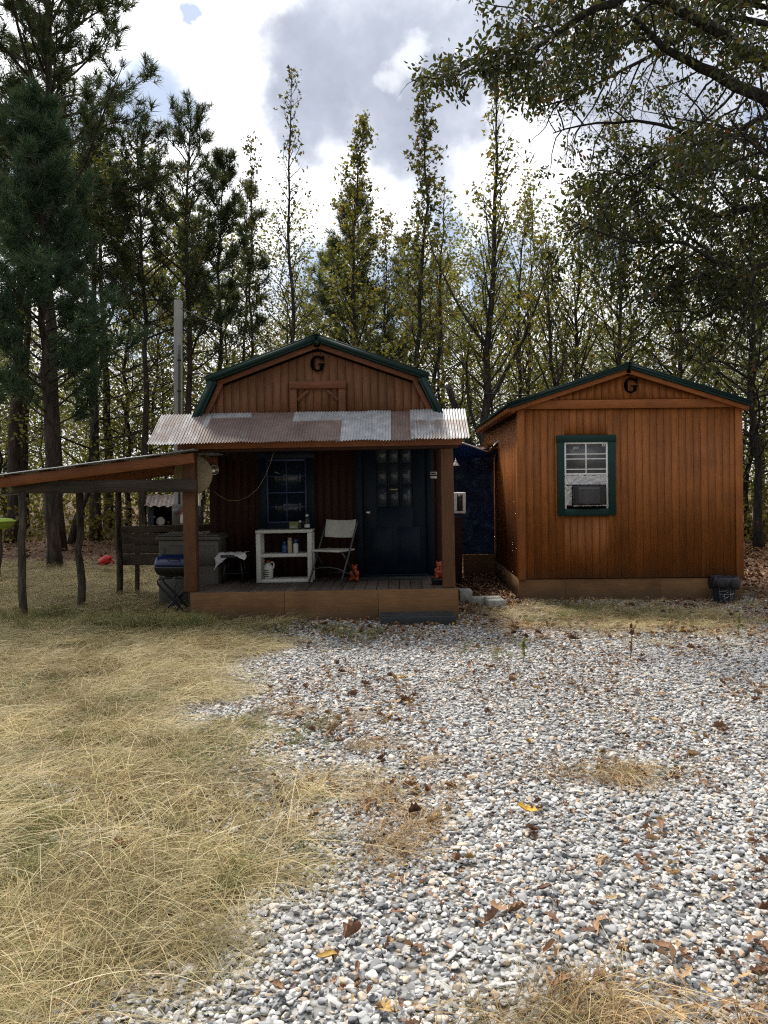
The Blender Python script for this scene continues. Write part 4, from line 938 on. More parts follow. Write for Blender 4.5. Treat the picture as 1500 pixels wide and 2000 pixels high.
def mk_ground():
    m, nt, out = new_mat('yard_ground'); at = nd(nt, 'ShaderNodeAttribute', attribute_name='zone'); sp = nt.nodes.new('ShaderNodeSeparateColor'); nt.links.new(at.outputs['Color'], sp.inputs[0])
    geo = nt.nodes.new('ShaderNodeNewGeometry'); P = geo.outputs['Position']
    def voro(sc, feat='F1'):
        v = nt.nodes.new('ShaderNodeTexVoronoi'); v.feature = feat; v.inputs['Scale'].default_value = sc; nt.links.new(P, v.inputs['Vector']); return v
    v = voro(27); sepc = nt.nodes.new('ShaderNodeSeparateColor'); nt.links.new(v.outputs['Color'], sepc.inputs[0])
    st = ramp(nt, [(0, (.16, .165, .17)), (.3, (.30, .30, .30)), (.62, (.45, .445, .43)), (.8, (.38, .31, .24)), (.88, (.55, .55, .54))], sepc.outputs[0]).outputs[0]
    gap = ramp(nt, [(.0, (1, 1, 1)), (.5, (.75,) * 3), (.75, (.3, .27, .23))], v.outputs['Distance']).outputs[0]
    gv = mixc(nt, 1, st, gap, 'MULTIPLY')
    n1 = noise(nt, P, 9, 6, .65); n2 = noise(nt, P, 1.5, 5, .65); n3 = noise(nt, P, 55, 3, .6)
    straw = ramp(nt, [(.3, (.05, .036, .02)), (.5, (.12, .09, .045)), (.7, (.24, .18, .09))], n3).outputs[0]
    straw = mixc(nt, .6, straw, ramp(nt, [(.3, (.6, .62, .5)), (.7, (1.25, 1.15, 1.0))], n2).outputs[0], 'MULTIPLY')
    v2 = voro(14); s2 = nt.nodes.new('ShaderNodeSeparateColor'); nt.links.new(v2.outputs['Color'], s2.inputs[0])
    lit = ramp(nt, [(0, (.045, .025, .016)), (.4, (.11, .06, .036)), (.75, (.19, .11, .065)), (1, (.27, .18, .12))], s2.outputs[1]).outputs[0]
    lit = mixc(nt, .7, lit, ramp(nt, [(.35, (.5,) * 3), (.65, (1.2,) * 3)], n1).outputs[0], 'MULTIPLY')
    c = mixc(nt, sp.outputs[0], gv, straw); c = mixc(nt, sp.outputs[1], c, lit); c = mixc(nt, mth(nt, 'MULTIPLY', sp.outputs[2], .7), c, (.055, .06, .022))
    h = mth(nt, 'ADD', mth(nt, 'MULTIPLY', n3, .6), mth(nt, 'MULTIPLY', v.outputs['Distance'], -.8))
    princ(nt, out, c, .9, 0, bump(nt, h, .6, .02), .2); return m
ground = mb.build('ground', mk_ground(), smooth=True); ground['kind'] = 'structure'
ground['label'] = 'flat yard ground of grass, stones and leaf litter'
za_ = ground.data.attributes.new('zone', 'FLOAT_COLOR', 'POINT')
zz = np.stack([z_grass(XX, YY), z_litter(XX, YY), z_green(XX, YY), np.ones_like(XX)], -1).reshape(-1, 4)
za_.data.foreach_set('color', zz.astype(np.float32).ravel())

# ------------------------------------------------------------------ scattered stuff (stones, straw, leaves): one object each
def scatter(name, protos, P, rot, scl, pick, label, cat):
    n = len(P); me = bpy.data.meshes.new(name); me.vertices.add(n); me.vertices.foreach_set('co', np.asarray(P, np.float32).ravel())
    a = me.attributes.new('rot', 'FLOAT_VECTOR', 'POINT'); a.data.foreach_set('vector', np.asarray(rot, np.float32).ravel())
    a = me.attributes.new('scl', 'FLOAT', 'POINT'); a.data.foreach_set('value', np.asarray(scl, np.float32))
    a = me.attributes.new('pick', 'INT', 'POINT'); a.data.foreach_set('value', np.asarray(pick, np.int32))
    me.update(); o = bpy.data.objects.new(name, me); COL.objects.link(o)
    ng = bpy.data.node_groups.new(name + '_scatter', 'GeometryNodeTree')
    ng.interface.new_socket('Geometry', in_out='INPUT', socket_type='NodeSocketGeometry'); ng.interface.new_socket('Geometry', in_out='OUTPUT', socket_type='NodeSocketGeometry')
    N = ng.nodes; L = ng.links; gi = N.new('NodeGroupInput'); go = N.new('NodeGroupOutput'); iop = N.new('GeometryNodeInstanceOnPoints')
    g2i = N.new('GeometryNodeGeometryToInstance')
    for p in reversed(protos):
        oi = N.new('GeometryNodeObjectInfo'); oi.inputs['Object'].default_value = p; oi.inputs['As Instance'].default_value = False; L.new(oi.outputs['Geometry'], g2i.inputs[0])
    def at(nm, ty):
        x = N.new('GeometryNodeInputNamedAttribute'); x.data_type = ty; x.inputs[0].default_value = nm; return x.outputs[0]
    e = N.new('FunctionNodeEulerToRotation'); L.new(at('rot', 'FLOAT_VECTOR'), e.inputs[0])
    L.new(gi.outputs[0], iop.inputs['Points']); L.new(g2i.outputs[0], iop.inputs['Instance']); iop.inputs['Pick Instance'].default_value = True
    L.new(at('pick', 'INT'), iop.inputs['Instance Index']); L.new(e.outputs[0], iop.inputs['Rotation']); L.new(at('scl', 'FLOAT'), iop.inputs['Scale']); L.new(iop.outputs[0], go.inputs[0])
    o.modifiers.new('scatter', 'NODES').node_group = ng
    for p in protos: 
        for m_ in p.data.materials:
            if m_.name not in [x.name for x in me.materials if x]: me.materials.append(m_)
    return tag(o, label, cat, kind='stuff')
def proto(mb, name, mat, smooth=False):
    me = mb.mesh(name, smooth); me.materials.append(mat); return bpy.data.objects.new(name, me)
def sample(dens, y0, y1, xl=None, xr=None, margin=1.0, mul=1.0):
    """Random ground points inside the seen wedge (with a margin), kept with probability dens(x, y) per square metre / cap."""
    out = []
    for ya in np.arange(y0, y1, .5):
        yb = min(ya + .5, y1); a = -.53 * yb - margin if xl is None else xl; b = .49 * yb + margin if xr is None else xr
        cap = 1.0
        n0 = int((b - a) * (yb - ya) * mul * MAXD)
        x = rng.uniform(a, b, n0); y = rng.uniform(ya, yb, n0)
        k = rng.random(n0) < dens(x, y) / MAXD; out.append(np.stack([x[k], y[k]], 1))
    return np.concatenate(out)
def off_buildings(x, y):
    c = (x > -2.6) & (x < .72) & (y > 9.12) & (y < 14.4); s = (x > 1.64) & (x < 4.82) & (y > 10.72) & (y < 15.3); b = (x > -3.15) & (x < -2.3) & (y > 9.9) & (y < 10.6)
    return ~(c | s | b)

# stones
def mk_stone():
    m, nt, out = new_mat('river_stone'); oi = nt.nodes.new('ShaderNodeObjectInfo')
    c = ramp(nt, [(0, (.12, .123, .13)), (.08, (.20, .205, .215)), (.22, (.33, .337, .345)), (.40, (.44, .445, .445)), (.60, (.53, .53, .522)), (.80, (.62, .615, .60)), (.84, (.42, .31, .21)), (.90, (.60, .50, .39)), (.95, (.70, .64, .55)), (1, (.74, .73, .71))], oi.outputs['Random']).outputs[0]
    v = coords(nt, (30, 30, 30)); n = noise(nt, v, 2.2, 6, .65, 1.2)
    c = mixc(nt, .75, c, ramp(nt, [(.3, (.62, .62, .64)), (.55, (1, 1, 1)), (.75, (1.22, 1.22, 1.2))], n).outputs[0], 'MULTIPLY')
    princ(nt, out, c, .62, 0, bump(nt, n, .3, .004), .35); return m
mst = mk_stone(); protos = []
for k in range(14):
    bm = bmesh.new(); bmesh.ops.create_icosphere(bm, subdivisions=3, radius=1)
    ax = rng.uniform(.72, 1.3), rng.uniform(.6, 1.0), rng.uniform(.32, .6); pl_ = [(Vector(rng.normal(size=3)).normalized(), rng.uniform(.5, .85)) for _ in range(9)]
    sd = rng.uniform(0, 50)
    for v in bm.verts:
        p = v.co.copy()
        for n_, d_ in pl_:
            e = p.dot(n_) - d_
            if e > 0: p -= n_ * e * .9
        p *= 1 + .16 * (float(fbm(p.x * 1.3 + sd, p.y * 1.3 + p.z * 1.7, 3, 3)) - .5)
        v.co = (p.x * ax[0], p.y * ax[1], p.z * ax[2])
    me = bpy.data.meshes.new('stone'); bm.to_mesh(me); bm.free(); me.polygons.foreach_set('use_smooth', np.ones(len(me.polygons), bool)); me.materials.append(mst)
    protos.append(bpy.data.objects.new('stone', me))
MAXD = 3700
def stone_d(x, y):
    base = np.where(y < 4.2, 3600, np.where(y < 7.5, 2500, 1400))
    g = z_grass(x, y); l = z_litter(x, y)
    d = base * np.clip(1.02 - g * .93, 0, 1) * (1 - .6 * l)
    d = np.where((x < -2.6) & (y > 5), 0, d); d = np.where(y > 8.2, d * (.45 + .6 * fbm(x * 2.2, y * 2.2, 31)), d)
    return np.where((x > 5) & (y > 9.5), d * .2, d) * off_buildings(x, y)
P2 = sample(stone_d, 1.6, 11.0, margin=.8); n = len(P2)
s = np.clip(rng.lognormal(math.log(.0113), .36, n), .006, .024)
zz_ = gz(P2[:, 0], P2[:, 1]) + s * .12 + rng.uniform(-.005, .010, n)
scatter('gravel', protos, np.column_stack([P2, zz_]), np.column_stack([rng.normal(0, .26, n), rng.normal(0, .26, n), rng.uniform(0, 6.28, n)]), s, rng.integers(0, len(protos), n), 'loose grey, white and tan rounded stones covering the drive', 'gravel')

# dry grass
def blade(mb, p, az, L, w, h, rise, n=6, droop=1.0, tw=0):
    t = np.linspace(0, 1, n + 1); d = np.array((math.cos(az), math.sin(az), 0)); bend = rng.normal(0, .11)
    c, s_ = np.cos(az + bend * t * 2), np.sin(az + bend * t * 2)
    run = L * math.cos(rise) / n
    x = p[0] + np.concatenate([[0], np.cumsum(c[1:] * run)]); y = p[1] + np.concatenate([[0], np.cumsum(s_[1:] * run)])
    z = p[2] + h * (np.sin(np.pi * np.clip(t * .5 * (1 + droop), 0, 1)) ** .8)
    ww = w * (1 - .8 * t ** 2) * .5; px_, py_ = -s_ * ww, c * ww
    v = np.empty((2 * (n + 1), 3)); v[0::2] = np.stack([x + px_, y + py_, z + ww * .4], 1); v[1::2] = np.stack([x - px_, y - py_, z - ww * .4], 1)
    i = np.arange(n) * 2; mb.add(v, np.stack([i, i + 1, i + 3, i + 2], 1))
def clumps(nc, nb, rad, L, w, h, droop, mat, name, fan=1.0, n=6):
    out = []
    for k in range(nc):
        mb = MB()
        for b in range(nb):
            a = rng.uniform(0, 6.28); r = rad * math.sqrt(rng.random()); az = rng.normal(0, fan) + (math.pi if rng.random() < .35 else 0)
            blade(mb, (r * math.cos(a), r * math.sin(a), rng.uniform(0, .012)), az, rng.uniform(*L), w * rng.uniform(.6, 1.4), rng.uniform(*h), rng.uniform(0, .3), n, rng.uniform(*droop))
        out.append(proto(mb, name, mat))
    return out
def grassmat(name, stops):
    m, nt, out = new_mat(name); g = nt.nodes.new('ShaderNodeNewGeometry'); oi = nt.nodes.new('ShaderNodeObjectInfo')
    f = mth(nt, 'FRACT', mth(nt, 'ADD', g.outputs['Random Per Island'], mth(nt, 'MULTIPLY', oi.outputs['Random'], 3.7)))
    c = ramp(nt, stops, f).outputs[0]
    c = mixc(nt, .75, c, ramp(nt, [(.34, (.62, .60, .48)), (.52, (1.05, 1.0, .92)), (.68, (1.38, 1.3, 1.18))], noise(nt, g.outputs['Position'], 1.7, 5, .68)).outputs[0], 'MULTIPLY')
    d = nt.nodes.new('ShaderNodeBsdfPrincipled'); d.inputs['Roughness'].default_value = .55; d.inputs['Specular IOR Level'].default_value = .3; nt.links.new(c, d.inputs['Base Color'])
    t = nt.nodes.new('ShaderNodeBsdfTranslucent'); nt.links.new(c, t.inputs[0]); x = nt.nodes.new('ShaderNodeMixShader'); x.inputs[0].default_value = .3
    nt.links.new(d.outputs[0], x.inputs[1]); nt.links.new(t.outputs[0], x.inputs[2]); nt.links.new(x.outputs[0], out.inputs[0]); return m
mdry = grassmat('straw', [(0, (.14, .10, .048)), (.16, (.30, .225, .105)), (.38, (.52, .425, .235)), (.60, (.68, .585, .37)), (.72, (.37, .33, .14)), (.84, (.21, .24, .08)), (1, (.82, .74, .54))])
mrust = grassmat('rusty_straw', [(0, (.14, .085, .04)), (.4, (.32, .215, .105)), (.75, (.47, .345, .18)), (1, (.55, .44, .26))])
mgrn = grassmat('green_grass', [(0, (.08, .10, .03)), (.4, (.14, .17, .05)), (.7, (.23, .24, .08)), (1, (.42, .36, .16))])
dp = clumps(9, 80, .19, (.08, .42), .0020, (.008, .06), (.7, 1.05), mdry, 'straw_clump', 1.2) + clumps(4, 30, .15, (.25, .62), .0024, (.02, .085), (.4, .95), mdry, 'straw_clump', 1.3, 8)
MAXD = 260
def dry_d(x, y):
    g = z_grass(x, y); base = np.where(y < 5, 190, np.where(y < 9, 130, np.where(y < 13, 80, 50)))
    pat = .40 + .75 * sstep(.36, .60, fbm(x * 1.9, y * 1.9, 41))
    return base * g ** 1.2 * pat * (1 - z_litter(x, y)) * (1 - .55 * z_green(x, y)) * off_buildings(x, y) * np.where((x > .9) & (y > 7.5), 1.9, 1)
P2 = sample(dry_d, 1.5, 18, margin=.8); n = len(P2)
ang = 6.28 * fbm(P2[:, 0] * .5, P2[:, 1] * .5, 44) * 1.3 + rng.normal(0, .9, n); s = rng.uniform(.6, 1.2, n) * np.where(P2[:, 1] > 9, 1.15, 1) * np.where(P2[:, 1] < 3.2, .85, 1)
pk = np.where(rng.random(n) < .80, rng.integers(0, 9, n), rng.integers(9, 13, n))
s *= np.where((P2[:, 0] > .9) & (P2[:, 1] > 7.5), .7, 1)
scatter('dry_grass', dp, np.column_stack([P2, gz(P2[:, 0], P2[:, 1]) + rng.uniform(0, .02, n)]), np.column_stack([rng.normal(0, .08, n), rng.normal(0, .08, n), ang]), s, pk, 'flattened straw coloured dry grass beside the stones', 'grass')
# rusty straw tufts among the stones
rp = clumps(5, 40, .11, (.06, .22), .0027, (.008, .05), (.65, 1.05), mrust, 'rusty_tuft', 3.0)
pts = []
for cx, cy, sx, sy, m_ in ((.62, 2.33, .17, .07, 16), (1.27, 4.25, .13, .09, 8), (1.15, 4.32, .25, .16, 6), (-.12, 4.15, .27, .36, 17), (.05, 3.6, .12, .2, 16), (-.55, 5.3, .35, .5, 11), (1.2, 2.36, .16, .07, 9), (2.5, 8.9, 1.2, .4, 70)):
    pts.append(np.column_stack([rng.normal(cx, sx, m_), rng.normal(cy, sy, m_)]))
P2 = np.concatenate(pts); n = len(P2)
scatter('rusty_grass', rp, np.column_stack([P2, gz(P2[:, 0], P2[:, 1]) + .012]), np.column_stack([np.zeros(n), np.zeros(n), rng.uniform(0, 6.28, n)]), rng.uniform(.6, 1.15, n), rng.integers(0, 5, n), 'rusty brown dead grass tufts growing through the stones', 'grass')
# green grass and weeds
gp = clumps(6, 40, .09, (.14, .36), .0042, (.07, .24), (.3, .9), mgrn, 'green_tuft', 2.2)
MAXD = 340
P2 = sample(lambda x, y: np.where((x < -.9) & (y < 6.5), 330, 135) * np.clip(z_green(x, y) - .18, 0, 1) * (.45 + .9 * (fbm(x * 2.5, y * 2.5, 51) > .45)) * off_buildings(x, y), 2, 13); n = len(P2)
s = rng.uniform(.35, .8, n) * np.where((P2[:, 0] > -2), .5, np.where(P2[:, 1] > 8.4, 1.05, .48))
scatter('green_grass', gp, np.column_stack([P2, gz(P2[:, 0], P2[:, 1])]), np.column_stack([rng.normal(0, .1, n), rng.normal(0, .1, n), rng.uniform(0, 6.28, n)]), s, rng.integers(0, 6, n), 'green grass and low weeds in patches by the log posts and stones', 'grass')

# fallen leaves
def oakleaf(curl, fold, lob, L=1.0, wid=.5, ph=0):
    n = 22; t = np.linspace(0, 1, n); w = wid * .5 * np.sin(np.pi * np.clip(t * .96 + .02, 0, 1)) ** .7 * (1 - lob + lob * (.5 + .5 * np.cos(2 * np.pi * (3.5 * t + ph)))) * (.65 + .5 * t) + .006
    w[t < .12] = .012
    zc = curl * (t - .5) ** 2 * 1.2 + .03 * np.sin(t * 7 + ph * 5); v = []
    for k in range(n): v += [(-w[k], t[k] - .5, zc[k] + fold * w[k] * 1.6), (0, t[k] - .5, zc[k]), (w[k], t[k] - .5, zc[k] + fold * w[k] * (1.2 + ph))]
    i = np.arange(n - 1) * 3
    return MB().add(v, np.concatenate([np.stack([i, i + 1, i + 4, i + 3], 1), np.stack([i + 1, i + 2, i + 5, i + 4], 1)]))
def mk_fallen(name, stops):
    m, nt, out = new_mat(name); oi = nt.nodes.new('ShaderNodeObjectInfo'); n = noise(nt, coords(nt), 5, 4)
    c = ramp(nt, stops, oi.outputs['Random']).outputs[0]; c = mixc(nt, .6, c, ramp(nt, [(.3, (.65,) * 3), (.7, (1.25,) * 3)], n).outputs[0], 'MULTIPLY')
    princ(nt, out, c, .6, 0, bump(nt, n, .3, .02), .3); return m
mfl = mk_fallen('fallen_leaf', [(0, (.10, .048, .028)), (.3, (.20, .10, .055)), (.6, (.29, .16, .085)), (.8, (.40, .26, .15)), (.93, (.42, .29, .15)), (1, (.45, .28, .06))])
lp = [proto(oakleaf(*a), 'oak_leaf', mfl, True) for a in ((.3, .5, .7, 1, .62, .1), (.5, .8, .6, 1, .55, .4), (-.3, .3, .75, 1, .7, .7), (.2, 1.2, .4, 1, .5, .2), (.6, .2, .65, 1, .6, .9), (.3, 1.7, .3, 1, .45, .5), (.2, .7, .15, 1, .4, .3))]
MAXD = 330
def leaf_d(x, y):
    l = z_litter(x, y); cl = np.clip(fbm(x * 1.8, y * 1.8, 61) * 2.8 - .85, .2, 2) ** 2
    d = np.where(y < 6.5, 60, np.where(y < 8, 75, 90)) * cl + 150 * l * (y < 13) + np.where(y >= 13, 75 * l, 0)
    d = d + 120 * np.exp(-(((x - 1.0) / .32) ** 2 + ((y - 2.5) / .2) ** 2)) + 110 * np.exp(-(((x - 1.3) / .2) ** 2 + ((y - 4.2) / .14) ** 2)) + 50 * np.exp(-(((x + .1) / .35) ** 2 + ((y - 4.2) / .4) ** 2)) + 25 * np.exp(-(((x - 2.0) / 1.6) ** 2 + ((y - 8.5) / .5) ** 2))
    lane = (x > .4) & (x < 1.68) & (y > 9.6) & (y < 13.4); d = np.where(lane, 300, d)
    return d * np.where(z_grass(x, y) > .6, .22, 1) * off_buildings(x, y)
P2 = sample(leaf_d, 1.7, 25, margin=.8); n = len(P2); s = rng.uniform(.03, .088, n) * np.where(P2[:, 1] > 13, 1.35, 1)
P3 = sample(lambda x, y: np.where(z_grass(x, y) > .7, 70, 280) * sstep(.38, .62, fbm(x * 2.4, y * 2.4, 63)) * off_buildings(x, y), 1.7, 11, margin=.8); s = np.concatenate([s, rng.uniform(.014, .045, len(P3))]); P2 = np.concatenate([P2, P3]); n = len(P2)
scatter('fallen_leaves', lp, np.column_stack([P2, gz(P2[:, 0], P2[:, 1]) + .018 + rng.uniform(0, .014, n)]), np.column_stack([rng.normal(0, .24, n), rng.normal(0, .24, n), rng.uniform(0, 6.28, n)]), s, rng.integers(0, 7, n), 'curled brown fallen oak leaves strewn over stones and forest floor', 'fallen leaves')
myl = mk_fallen('yellow_leaf', [(0, (.55, .33, .02)), (1, (.6, .36, .03))])
o = oakleaf(.5, .5, .5, 1, .6, .3).build('yellow_leaf', myl, smooth=True); tag(o, 'bright yellow fallen leaf lying flat on the grey stones', 'leaf'); o.location = W(1030, 1608, GY(1608)); o.location.z = .06; o.scale = (.11,) * 3; o.rotation_euler = (R(12), R(-6), R(80))
# stray stems
def stalk(px, py, h, label, col, nb, lean_):
    Y = GY(py); b = W(px, py, Y); mb = MB(); top = np.array((b[0] + lean_, Y, h)); t = np.linspace(0, 1, 6)[:, None]; P = np.array((b[0], Y, -.01)) + (top - np.array((b[0], Y, 0))) * t + (t * (1 - t)) * .06
    mb.tube(P, np.linspace(.005, .002, 6), 6); st = mb.build('weed_stalk', M['leafdebris'] if col else mgrn, None, smooth=True, loc=None)
    tag(st, label, 'weed'); lf = MB(); n_ = nb; tt = rng.uniform(.35, 1, n_)
    PP = np.array([P[min(5, int(a * 5))] + rng.normal(0, .006, 3) for a in tt]); lf.stamp([(0, 0, 0), (.2, .45, .05), (0, 1, 0), (-.2, .45, .05)], [(0, 1, 2, 3)], PP, rng.normal(size=(n_, 3)) + (0, 0, .5), rng.normal(size=(n_, 3)), rng.uniform(.03, .08, n_))
    lf.build('leaves', M['leafdebris'] if col else mgrn, st)
stalk(1231, 1288, .36, 'thin dry brown weed stalk standing alone in the stones', True, 22, .01)
stalk(1023, 1290, .2, 'short grey green weed sprig in the stones below the paved blocks', False, 16, -.02)
stalk(1441, 1245, .34, 'slim green weed stem by the bucket side of the stones', False, 20, .02)
# ================================================================== TREES
M['bark_pine'] = barkmat('pine_bark', (.030, .024, .020), (.12, .095, .08), .7)
M['bark_grey'] = barkmat('grey_bark', (.030, .028, .025), (.105, .098, .09), .9)
M['bark_oak'] = barkmat('oak_bark', (.022, .020, .018), (.075, .068, .06), .8)
M['needles'] = leafmat('pine_needles', [(0, (.028, .052, .032)), (.5, (.048, .082, .044)), (.88, (.085, .115, .054)), (.96, (.15, .09, .04)), (1, (.18, .10, .045))], 0.4, .5)
M['needles_deep'] = leafmat('blue_green_needles', [(0, (.030, .064, .047)), (.6, (.056, .108, .068)), (.96, (.10, .155, .085)), (1, (.16, .09, .05))], 0.4, .5)
M['gum'] = leafmat('sweetgum_leaves', [(0, (.075, .09, .026)), (.5, (.125, .135, .036)), (.9, (.19, .18, .05)), (1, (.2, .11, .035))], 0.5)
M['gum_dark'] = leafmat('dark_gum_leaves', [(0, (.045, .055, .02)), (.5, (.08, .088, .028)), (.93, (.13, .115, .035)), (1, (.15, .06, .025))], 0.4)
M['oak'] = leafmat('oak_leaves', [(0, (.024, .036, .016)), (.5, (.042, .056, .021)), (.9, (.078, .085, .03)), (.97, (.12, .075, .027)), (1, (.13, .05, .022))], 0.36, .4)
M['wood_y'] = leafmat('yellow_wood_leaves', [(0, (.10, .125, .04)), (.5, (.15, .175, .055)), (.95, (.22, .22, .07)), (1, (.20, .13, .04))], 0.5)
M['wood_g'] = leafmat('green_wood_leaves', [(0, (.055, .078, .028)), (.5, (.10, .125, .04)), (.96, (.155, .16, .05)), (1, (.16, .10, .03))], 0.48)
M['wood_o'] = leafmat('olive_wood_leaves', [(0, (.07, .075, .025)), (.5, (.125, .12, .04)), (.95, (.18, .155, .05)), (1, (.17, .08, .03))], 0.5)
LEAF = ([(0, 0, 0), (.38, .42, .10), (0, 1, .02), (-.38, .42, .10)], [(0, 1, 2, 3)])
LANCE = ([(0, 0, 0), (.17, .3, .05), (.20, .68, .0), (0, 1, -.08), (-.20, .68, 0), (-.17, .3, .05)], [(0, 1, 2, 3, 4, 5)])
STAR = ([(0, 0, 0), (.16, .26, .03), (.52, .30, .06), (.24, .50, .02), (0, 1, -.04), (-.24, .50, .02), (-.52, .30, .06), (-.16, .26, .03)], [(0, 1, 2, 3), (0, 3, 4, 5), (0, 5, 6, 7)])
def tuft_tpl(nn, w=.030, seed=0):
    r = np.random.default_rng(seed); v = []; f = []
    for k in range(nn):
        a = r.uniform(0, 6.28); e = r.uniform(.15, 1.25); L = r.uniform(.65, 1.0)
        d = np.array((math.cos(a) * math.sin(e), math.cos(e), math.sin(a) * math.sin(e))) * L; s = np.cross(d, r.normal(size=3)); s = s / np.linalg.norm(s) * w
        b = np.array((0, r.uniform(-.45, .1), 0)); n = len(v); v += [b - s, b + s, b + d - (0, 0, .06)]; f.append((n, n + 1, n + 2))
    return v, [np.array(f)]
def unit(v): v = np.asarray(v, float); return v / (np.linalg.norm(v, axis=-1, keepdims=True) + 1e-9)
def grow(p, d, L, n, curve=(0, 0, 0), wob=.08):
    P = [np.array(p, float)]; d = unit(d); c = np.array(curve) / n
    for _ in range(n):
        d = unit(d + c + rng.normal(0, wob, 3)); P.append(P[-1] + d * L / n)
    return np.array(P)
def at_path(P, t):
    f = t * (len(P) - 1); i = min(int(f), len(P) - 2); return P[i] + (P[i + 1] - P[i]) * (f - i), unit(P[i + 1] - P[i])
def twigs(wood, P, n, L, r, t0, ang, up, tips, sub=3, droop=0, step=.10):
    """Twigs along a branch; every twig leaves attachment points in tips."""
    for k in range(n):
        t = t0 + (1 - t0) * (k + rng.random()) / n; p, d = at_path(P, min(t, .999))
        s = unit(np.cross(d, rng.normal(size=3))); dd = unit(d * math.cos(ang) + s * math.sin(ang) + (0, 0, up))
        l = L * rng.uniform(.5, 1.15) * (1.15 - .55 * t); Q = grow(p, dd, l, 3, (0, 0, -droop), .15)
        wood.tube(Q, np.linspace(r, r * .35, 4), 3, False)
        m = max(2, int(l / step))
        for u in rng.uniform(.2, 1, m):
            a, b = at_path(Q, min(u, .999)); tips.append(np.concatenate([a, b]))
def leaves(mb, tips, per, size, tpl, spread=.06, droop=.4, rnd=.9):
    if not len(tips): return
    T = np.repeat(np.array(tips), per, 0); n = len(T); P = T[:, :3] + rng.normal(0, spread, (n, 3))
    D = T[:, 3:] * .5 + rng.normal(0, rnd, (n, 3)) * .6 + (0, 0, -droop); N = rng.normal(0, .6, (n, 3)) + (0, 0, .7)
    mb.stamp(tpl[0], tpl[1], P, D, N, size * rng.uniform(.6, 1.25, n))
def trunk_path(base, top, n=14, wob=.05):
    b = np.array(base, float); t = np.array(top, float); u = np.linspace(0, 1, n)[:, None]; P = b + (t - b) * u
    w = np.cumsum(rng.normal(0, wob, (n, 3)), 0); w -= u * w[-1]; w[:, 2] = 0; return P + w
def finish(name, label, wood, leaf, bark, lm, base, group=None, trunkname='trunk', crown='crown', smooth=True):
    t = thing(name, label, 'tree', tuple(base), (0, 0, 0), group)
    off = np.array(base)
    for mb in (wood, leaf):
        for k in range(len(mb.v)): mb.v[k] = mb.v[k] - off
    wood.build(trunkname, M[bark], t, smooth=True)
    if leaf.v: leaf.build(crown, M[lm], t)
    return t
def broadleaf(name, label, base, top, r0, first, nb, blen, elev, per, size, lm, bark='bark_grey', tpl=STAR, ntw=6, twl=.5, droop=.3, group=None, spread=.07, wob=.05, fork=None, bare=0, up=.25, step=.12):
    wood, leaf = MB(), MB(); P = trunk_path(base, top, 16, wob); tips = []; H = top[2]
    P[0][2] -= .15
    rr = r0 * (1 - .93 * np.linspace(0, 1, len(P)) ** .85); rr[0] *= 1.35; wood.tube(P, rr, 9)
    for k in range(nb):
        t = first + (.99 - first) * (k + rng.random()) / nb; p, d = at_path(P, t); az = 2.4 * k + rng.uniform(-.6, .6); e = elev(t) + rng.normal(0, .12); L = blen(t) * rng.uniform(.65, 1.2)
        dr = np.array((math.cos(az) * math.cos(e), math.sin(az) * math.cos(e), math.sin(e)))
        B = grow(p, dr, L, 6, (0, 0, up), .11); rb = min(r0 * (1 - .9 * t) * .5, .012 * L + .006); wood.tube(B, np.linspace(rb, .004, 7), 5, False)
        tp = []; twigs(wood, B, ntw, twl * min(1.4, .35 + L * .4), .004, .22, .8, .12, tp, droop=.1, step=step)
        if t < 1 - bare or rng.random() < .25: tips += tp
    if fork:
        for (t, dx, dz, L, r) in fork:
            p, d = at_path(P, t); B = grow(p, (dx, rng.normal(0, .2), dz), L, 9, (-dx * .5, 0, .5), .10); wood.tube(B, np.linspace(r, .008, 10), 7, False); twigs(wood, B, int(8 * L), twl * 1.4, .006, .2, .8, .15, tips, droop=.1, step=step)
    leaves(leaf, tips, per, size, tpl, spread, droop)
    return finish(name, label, wood, leaf, bark, lm, base, group)
